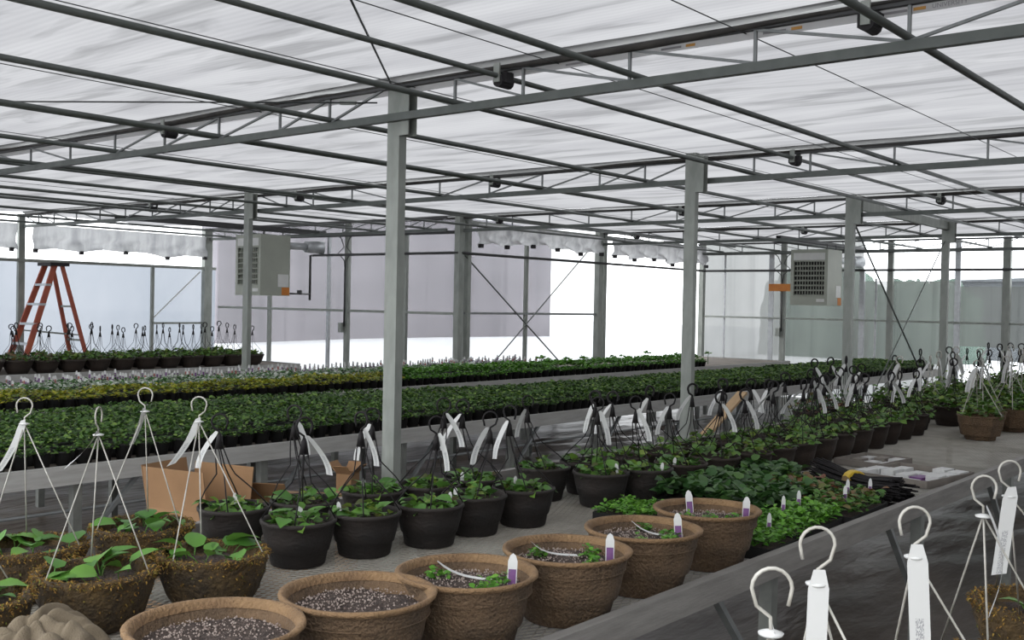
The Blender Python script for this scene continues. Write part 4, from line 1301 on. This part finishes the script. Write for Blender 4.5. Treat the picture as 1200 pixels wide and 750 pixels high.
# ---- bundles of black wire hangers
def wire_bundle(p, q, label, r0, n, seed, tie=None):
    rr = random.Random(seed)
    p, q = Vector(p), Vector(q)
    c = (p + q) / 2
    t = thing('hanger_bundle', label, 'bundle', tuple(V(c.x, c.y, BZ + .003)))
    og = V(c.x, c.y, BZ + .003)
    d = (q - p).normalized(); s = d.cross(V(0, 0, 1)).normalized()
    m = MB()
    for k in range(n):
        a, b = rr.uniform(-1, 1), rr.uniform(0, 1)
        off = s * (a * r0) + V(0, 0, b * r0 * 1.6 * (1.1 - a * a * .6) + .005)
        j = rr.uniform(-.06, .03)
        pts = [p + off * 1.15 - d * j + s * rr.uniform(-.015, .015), p.lerp(q, .35) + off * .9, p.lerp(q, .6) + off * .85, q + off * 1.2 + d * j + V(0, 0, rr.uniform(-.004, .01)) + s * rr.uniform(-.02, .02)]
        for u in pts:
            u.z = max(u.z, BZ + .008)
        m.tube(pts, .0042, 5)
    m.build('wires', M['black_wire'], t, og, kind='stuff')
    if tie:
        pc = p.lerp(q, tie)
        MB().lathe([(r0 * 1.02, -.025), (r0 * 1.06, -.02), (r0 * 1.06, .02), (r0 * 1.02, .025)], 16).build('tie', M['yellow'], t)
        o = [c_ for c_ in t.children if c_.name.startswith('tie')][0]
        o.rotation_euler = (PI / 2, 0, math.atan2(d.y, d.x) + PI / 2)
        o.scale = (1, .85, 1)
        o.location = pc - og + V(0, 0, r0 * .85)
wire_bundle((5.56, 2.36, BZ), (5.12, 1.74, BZ), 'bundle of black wire hangers tied with yellow tape', .058, 110, 3, .45)
wire_bundle((5.24, 2.27, BZ), (4.93, 1.74, BZ), 'loose heap of black wire hangers in front of the yellow tied bundle', .055, 80, 4)

# ---- tray of printed labels
t = thing('label_tray', 'shallow grey tray of white and purple printed plant tags', 'tray', (5.95, 1.98, BZ + .003), None, -.15)
m = MB(); m.box(-.27, .27, -.22, .22, 0, .006)
for s in (-1, 1):
    m.box(-.27, .27, s * .22 - .004, s * .22 + .004, 0, .04); m.box(s * .27 - .004, s * .27 + .004, -.22, .22, 0, .04)
m.build('tray', M['tray_grey'], t)
for i in range(4):
    for j in range(5):
        if random.random() < .85:
            mt = random.choice(['tag', 'tag', 'tag', 'tag_purple', 'tag'])
            m = MB(); hh = random.uniform(.02, .05); m.box(-.055, .055, -.036, .036, .006, hh)
            o = m.build('tag_stack', M[mt], t); o.location = (-.20 + i * .13, -.17 + j * .085, 0); o.rotation_euler = (0, 0, random.uniform(-.1, .1))
t = thing('label_tray', 'second grey tray of white tags behind the purple printed ones', 'tray', (6.35, 2.35, BZ + .003), None, -.1)
m = MB(); m.box(-.2, .2, -.15, .15, 0, .006)
for s in (-1, 1):
    m.box(-.2, .2, s * .15 - .004, s * .15 + .004, 0, .035); m.box(s * .2 - .004, s * .2 + .004, -.15, .15, 0, .035)
m.build('tray', M['tray_grey'], t)
for i in range(3):
    for j in range(3):
        m = MB(); m.box(-.05, .05, -.034, .034, .006, random.uniform(.01, .03))
        o = m.build('tag_stack', M['tag' if (i + j) % 3 else 'tray_grey'], t); o.location = (-.13 + i * .13, -.09 + j * .09, 0)

# ---- tapered brown planters at the far end of the open bench
FPB = foliage_mesh(150, 110, .15, .17, .05, 'leaf_far', .12)
fp = None
for x, y, lb in ((8.18, 2.24, 'tapered brown planter with white wire hanger standing alone on the far bench'), (8.98, 2.22, 'tapered brown planter at the right edge on the far bench'),
                 (8.62, 2.34, 'tapered brown planter half hidden behind the lone far planter')):
    if fp is None:
        t = thing('tapered_planter', lb, 'planter', (x, y, BZ + .002))
        MB().lathe([(.105, 0), (.11, .005), (.115, .03), (.14, .035), (.155, .11), (.16, .115), (.165, .165), (.172, .168), (.172, .18), (.155, .18), (.150, .15)], 8).build('pot', M['fibre_pot'], t)
        link('foliage', FPB, t, kind='stuff')
        hub = V(-.02, .03, .50)
        MB().tube(hook_pts(hub, .026, .055, (.6, -.7, 0), 1.1), .0035, 6).build('hanger_hook', M['white_wire'], t, smooth=True)
        for k in range(3):
            a = .4 + k * 2 * PI / 3
            MB().tube([hub, (.16 * math.cos(a), .16 * math.sin(a), .175)], .0032, 5).build('hanger_wire', M['white_wire'], t)
        hang_tag(t, hub, 2.3, .18, .035, .3, V(.5, -.8, 0))
        fp = t
    else:
        dup(fp, (x, y, BZ + .002), .9, 1.0, lb)

# ---- crumpled cloth at the bottom left
def cloth():
    n = 130
    X, Y = np.meshgrid(np.linspace(-1, 1, n), np.linspace(-1, 1, n), indexing='ij')
    R = np.sqrt(X ** 2 + Y ** 2)
    Xp, Yp = X + .12, Y - .10
    Rp, tp_ = np.sqrt(Xp ** 2 + Yp ** 2), np.arctan2(Yp, Xp)
    wv = 5.0 * tp_ + 3.2 * Rp + .9 * np.sin(2 * tp_ + 1.0) + .5 * np.sin(5 * Rp - tp_)
    ridge = np.abs(np.cos(wv)) ** .8
    wv2 = 9.0 * (.75 * X + .65 * Y) + 2.2 * np.sin(2.6 * (-.65 * X + .75 * Y) + .6)
    ridge2 = np.abs(np.cos(wv2)) ** .8
    k = np.clip(1.05 - R, 0, 1)
    Z = .140 * np.clip(1 - R ** 2, 0, 1) + (.050 * ridge * np.clip(Rp * 1.8, 0, 1) + .034 * ridge2 + .012 * np.sin(2.1 * wv2 + 3 * Y)) * k ** .7 + .006
    th = np.arctan2(Y, X)
    edge = 1 + .10 * np.sin(3 * th + 1) + .07 * np.sin(5 * th)
    vv = np.stack([X * .235 * edge, Y * .21 * edge, Z], -1).reshape(-1, 3)
    i = np.arange(n - 1)[:, None] * n + np.arange(n - 1)[None]
    ff = np.stack([i, i + n, i + n + 1, i + 1], -1).reshape(-1, 4)
    me = raw_mesh('cloth', vv, ff, M['cloth'], smooth=True)
    o = link('cloth', me)
    o.location = (1.185, 2.345, BZ + .004 + CZ)
    o.rotation_euler = (0, 0, .5)
    tag(o, 'crumpled taupe cloth lying at the bottom left corner', 'cloth')
cloth()
t = thing('leaf_sprig', 'loose green leaf sprig lying between the cloth and the nearest planter', 'leaf', (1.26, 2.16, BZ + .004))
put_leaves(t, 5, .045, .0, .055, 4, (.2, .9))

# ================================================================ CARDBOARD BOXES, PLANK
def flap(m, a, b, out, t_=.004):
    a, b, o_ = Vector(a), Vector(b), Vector(out)
    n = (b - a).cross(o_).normalized() * t_
    v = [a, b, b + o_, a + o_]
    m.add(v + [p + n for p in v], [(0, 1, 2, 3), (7, 6, 5, 4), (0, 4, 5, 1), (1, 5, 6, 2), (2, 6, 7, 3), (3, 7, 4, 0)])
def carton(x, y, lx, ly, z1, rz, label, fl, z0=GZ):
    t = thing('cardboard_box', label, 'box', (x, y, z0), None, rz)
    H = z1 - z0
    hx, hy = lx / 2, ly / 2
    m = MB()
    m.box(-hx, hx, -hy, hy, .002, .010)
    for s in (-1, 1):
        m.box(-hx, hx, s * hy - .003, s * hy + .003, .01, H); m.box(s * hx - .003, s * hx + .003, -hy, hy, .01, H)
    m.build('body', M['card'], t)
    C = [(-hx, -hy, H), (hx, -hy, H), (hx, hy, H), (-hx, hy, H)]
    for i, out in enumerate(fl):
        m = MB(); flap(m, C[i], C[(i + 1) % 4], out); m.build('flap', M['card'], t)
carton(2.92, 4.30, .30, .36, -.98, .25, 'tall open cardboard box standing in the aisle behind the moss baskets', [(.02, -.03, .0 + .02), (.02, .0, .17), (0, .04, .19), (-.03, 0, .19)])
carton(3.40, 4.36, .30, .30, -1.02, .55, 'second cardboard box with wide open flaps right of the tall one', [(.0, -.20, .03), (.22, 0, -.03), (0, .14, .12), (-.10, 0, .12)])
carton(4.14, 4.62, .11, .09, -1.0, .4, 'small cardboard carton close to the left of the nearest column', [(0, -.05, .05), (.05, 0, .05), (0, .05, .06), (-.05, 0, .05)])
p = MB().bar((6.40, 4.2, GZ + .02), (8.25, 4.2, -.72), .09, .02, (0, 0, 1)).build('wood_plank', M['plank'], None, (7.3, 4.2, -1.2))
tag(p, 'pale wooden plank leaning in the aisle beside the second column', 'plank')

# ================================================================ BEDDING PLANTS ON THE LONG BENCHES
def small_pot_proto(name, label, leafmat, group, n, h, size, seeds, labels=None):
    out = []
    pot = MB().lathe([(.036, 0), (.049, .075), (.052, .078), (.052, .085), (.046, .085), (.044, .07)], 10).mesh('pot', M['plastic_pot'], smooth=True)
    for s in seeds:
        t = thing(name, label, 'potted plant', (0, 0, 0), group)
        link('pot', pot, t)
        link('foliage', foliage_mesh(s, n, .058, .072, size, leafmat, h), t, kind='stuff')
        out.append(t)
    return out
def place_row(protos, x0, x1, y, step, z, labels=None):
    x, k = x0, 0
    while x < x1:
        p = protos[k % len(protos)]
        if p.get('placed') is None:
            p['placed'] = 1
            p.location = (x, y, z + CZ)
            o = p
        else:
            o = dup(p, (x, y + random.uniform(-.01, .01), z), random.uniform(0, 6), random.uniform(.92, 1.1))
        x += step; k += 1
BT = -.910
SEG = [(2.35, 5.3, 'left of the nearest column', 'front bedding plants left of the nearest column'), (5.34, 9.6, 'between the two nearest columns', 'front bedding plants between the nearest columns'), (9.65, 17.0, 'right of the second column', 'front bedding plants right of the second column')]
for a, b, w_, g in SEG:
    ps = small_pot_proto('bedding_plant', 'dark green bedding plant on its bench front edge, ' + w_, 'leaf_dark', g, 70, .045, .026, (201, 202, 203, 204))
    place_row(ps, a, b, 5.40, .118, BT)
def mass(label, group, name, leafmat, x0, x1, y0, y1, h, n, size, potz=BT, falloff=True, lumps=0.02, taper=False):
    r = np.random.default_rng(int(x0 * 10 + y0 * 100))
    u = r.uniform(0, 1, n)
    x = x0 + (x1 - x0) * (u ** 1.35 if falloff else u)
    y = r.uniform(0, 1, n)
    yb = y1 - (np.clip((x - 5.5) / 2.5, 0, 1) * .62 if taper else 0)
    y = y0 + (yb - y0) * y
    z = potz + .085 + (h - .085) * r.uniform(.15, 1, n) ** .7 + lumps * np.sin(x * 7 + 1.3 * np.sin(y * 9)) * np.sin(y * 8 + x)
    vv, ff, tt = cloud(np.stack([x, y, z], -1), r.uniform(.7, 1.25, n) * size * (1 + .6 * (u if falloff else 0)), r.uniform(0, 1, n), (-.1, .8), 1.2)
    # the pots below, packed edge to edge
    m = MB()
    xs = np.arange(x0 + .05, x1, .118); ysr = np.arange(y0 + .05, y1, .118)
    pv, pf = [], []
    for yy in ysr:
        for xx in xs:
            if taper and yy > y1 - min(max((xx - 5.5) / 2.5, 0), 1) * .62:
                continue
            o = len(pv)
            for q, rr, zz in ((0, .036, 0), (1, .05, .085)):
                for a in range(4):
                    pv.append((xx + rr * 1.2 * math.cos(PI / 4 + a * PI / 2), yy + rr * 1.2 * math.sin(PI / 4 + a * PI / 2), potz + zz))
            pf += [(o, o + 1, o + 5), (o, o + 5, o + 4), (o + 1, o + 2, o + 6), (o + 1, o + 6, o + 5), (o + 2, o + 3, o + 7), (o + 2, o + 7, o + 6), (o + 3, o, o + 4), (o + 3, o + 4, o + 7), (o + 4, o + 5, o + 6), (o + 4, o + 6, o + 7)]
    pv = np.array(pv); pf = np.array(pf)
    allv = np.concatenate([vv, pv]); allf = np.concatenate([ff, pf + len(vv)])
    mi = np.concatenate([np.zeros(len(ff)), np.ones(len(pf))])
    tint = np.concatenate([tt, np.zeros(len(pv))])
    c = np.array([(x0 + x1) / 2, (y0 + y1) / 2, potz])
    o = link(name, raw_mesh(name, allv - c, allf, [M[leafmat], M['plastic_pot']], tint, mi), None, tuple(c), 'stuff')
    tag(o, label, 'plants', group)
mass('packed dark green bedding plants filling the long bench behind the front row', None, 'bedding_plants', 'leaf_dark', 2.3, 17.0, 5.48, 7.10, .125, 46000, .027, lumps=.012, taper=True)
pb = small_pot_proto('bedding_plant', 'leafy green plant in a black pot before the open wall bay', 'leaf_bright', 'bright front row plants', 36, .07, .038, (211, 212, 213))
place_row(pb, 8.0, 14.6, 8.06, .118, BT)
py_ = small_pot_proto('bedding_plant', 'yellow leaved plant in a black pot behind the dark bedding bench', 'leaf_yellow', 'yellow front row plants', 36, .06, .034, (221, 222))
place_row(py_,  3.3, 7.95, 8.06, .118, BT)
mass('strip of yellow green leaved plants behind the dark bedding at left', None, 'bedding_plants', 'leaf_yellow', 3.3, 7.9, 8.16, 8.42, .135, 3200, .032, falloff=False)
mass('strip of leafy bright green plants on the bench before the open wall', None, 'bedding_plants', 'leaf_bright', 8.0, 14.6, 8.16, 8.48, .165, 5500, .042, falloff=False)
mass('strip of silver and green variegated plants behind the yellow strip', None, 'bedding_plants', 'leaf_white', 3.3, 10.5, 8.54, 9.12, .13, 6500, .036, falloff=False)
# taller spindly stems against the light
sp = None
for k in range(16):
    x = 10.9 + k * .28 + random.uniform(-.1, .1); y = 8.5 + random.uniform(-.2, .35)
    if sp is None:
        t = thing('leggy_seedling', 'single leggy seedling rising above the bright green strip against the open wall', 'seedling', (x, y, BT), 'leggy seedlings')
        MB().tube([(0, 0, 0), (.01, 0, .12), (0, .01, .20)], .005, 4).build('stem', M['leaf_bright'], t)
        link('foliage', foliage_mesh(240, 14, .045, .16, .05, 'leaf_bright', .03), t, kind='stuff')
        sp = t
    else:
        dup(sp, (x, y, BT), random.uniform(0, 6), random.uniform(.85, 1.15))
# labelled pots behind
tp = []
for s, lbm in enumerate((LABEL_PURP_FAR, LABEL_RED, LABEL_PURP_FAR)):
    t = thing('labelled_pot', 'small pale pot with an upright white plant label on the second bench back', 'potted plant', (0, 0, 0), 'labelled pots')
    link('pot', MB().lathe([(.036, 0), (.049, .075), (.052, .085), (.046, .085), (.044, .07)], 8).mesh('pot', M['tag' if s == 2 else 'plastic_pot'], smooth=True), t)
    link('foliage', foliage_mesh(250 + s, 10, .05, .075, .035, 'leaf_white', .04), t, kind='stuff')
    o = link('plant_label', lbm, t)
    o.location = (0, 0, .09); o.rotation_euler = (0, .06, 1.0); o.scale = (1, 1, 1)
    tp.append(t)
k = 0
for row in range(5):
    y = 9.22 + row * .135
    x = 3.4 + .05 * row
    while x < 12.0:
        if random.random() < .86 and k < 290:
            p = tp[k % 3] if random.random() < .85 else tp[(k + 1) % 3]
            if p.get('placed') is None:
                p['placed'] = 1; p.location = (x, y, BT + CZ)
            else:
                dup(p, (x, y, BT), random.uniform(-.3, .3), random.uniform(.9, 1.15))
            k += 1
        x += .135
t = thing('black_trough', 'short black trough of seedlings standing among the labelled pots', 'pot', (9.05, 9.15, BT))
MB().lathe([(.15, 0), (.17, .10), (.175, .11), (.16, .11), (.155, .09)], 4).build('pot', M['plastic_pot'], t)
link('foliage', foliage_mesh(260, 20, .13, .10, .04, 'leaf_bright', .05), t, kind='stuff')

# ================================================================ BASKETS ON THE BACK LEFT BENCH
BB = []
for s, lm in enumerate(('leaf_coleus', 'leaf_far', 'leaf_far')):
    t = thing('hanging_basket', 'x', 'hanging basket', (0, 0, 0))
    link('pot', MB().lathe([(.095, 0), (.13, .06), (.155, .13), (.16, .135), (.16, .155), (.145, .155), (.14, .13)], 18).mesh('pot', M['brown_pot'], smooth=True), t)
    link('foliage', foliage_mesh(270 + s, 60, .15, .135, .055, lm, .08), t, kind='stuff')
    black_hanger(t, (.02 * s - .02, .03 - .02 * s), (math.cos(CAB + s * 2.6), math.sin(CAB + s * 2.6), 0), False, hub_z=.46, rad=.145, rz=.15)
    BB.append(t)
front = [(5.05 + .325 * i, 11.98) for i in range(13)]
back_ = [(5.2 + .325 * i, 12.36) for i in range(13)]
third = [(5.05 + .325 * i, 12.75) for i in range(13)]
for row, (pts, nm) in enumerate(((front, 'front row of the back left bench'), (back_, 'middle row of the back left bench'), (third, 'rear row of the back left bench'))):
    for i, (x, y) in enumerate(pts):
        if row == 0:
            lb = 'dark hanging basket, %s from the left in the %s' % (ORD[i], nm); g = None
        else:
            lb = 'dark hanging basket with black hook in the %s' % nm; g = nm
        j = (0 if i < 4 else 1 + i % 2)
        p = BB[j]
        if p.get('placed') is None:
            p['placed'] = 1; p.location = (x, y, BT + CZ); tag(p, lb, 'hanging basket', g)
        else:
            dup(p, (x, y, BT), random.uniform(-.7, .7) + (PI if random.random() < .4 else 0), random.uniform(.95, 1.08), lb, None, g)

for o in list(SC.objects):
    if 'placed' in o:
        del o['placed']
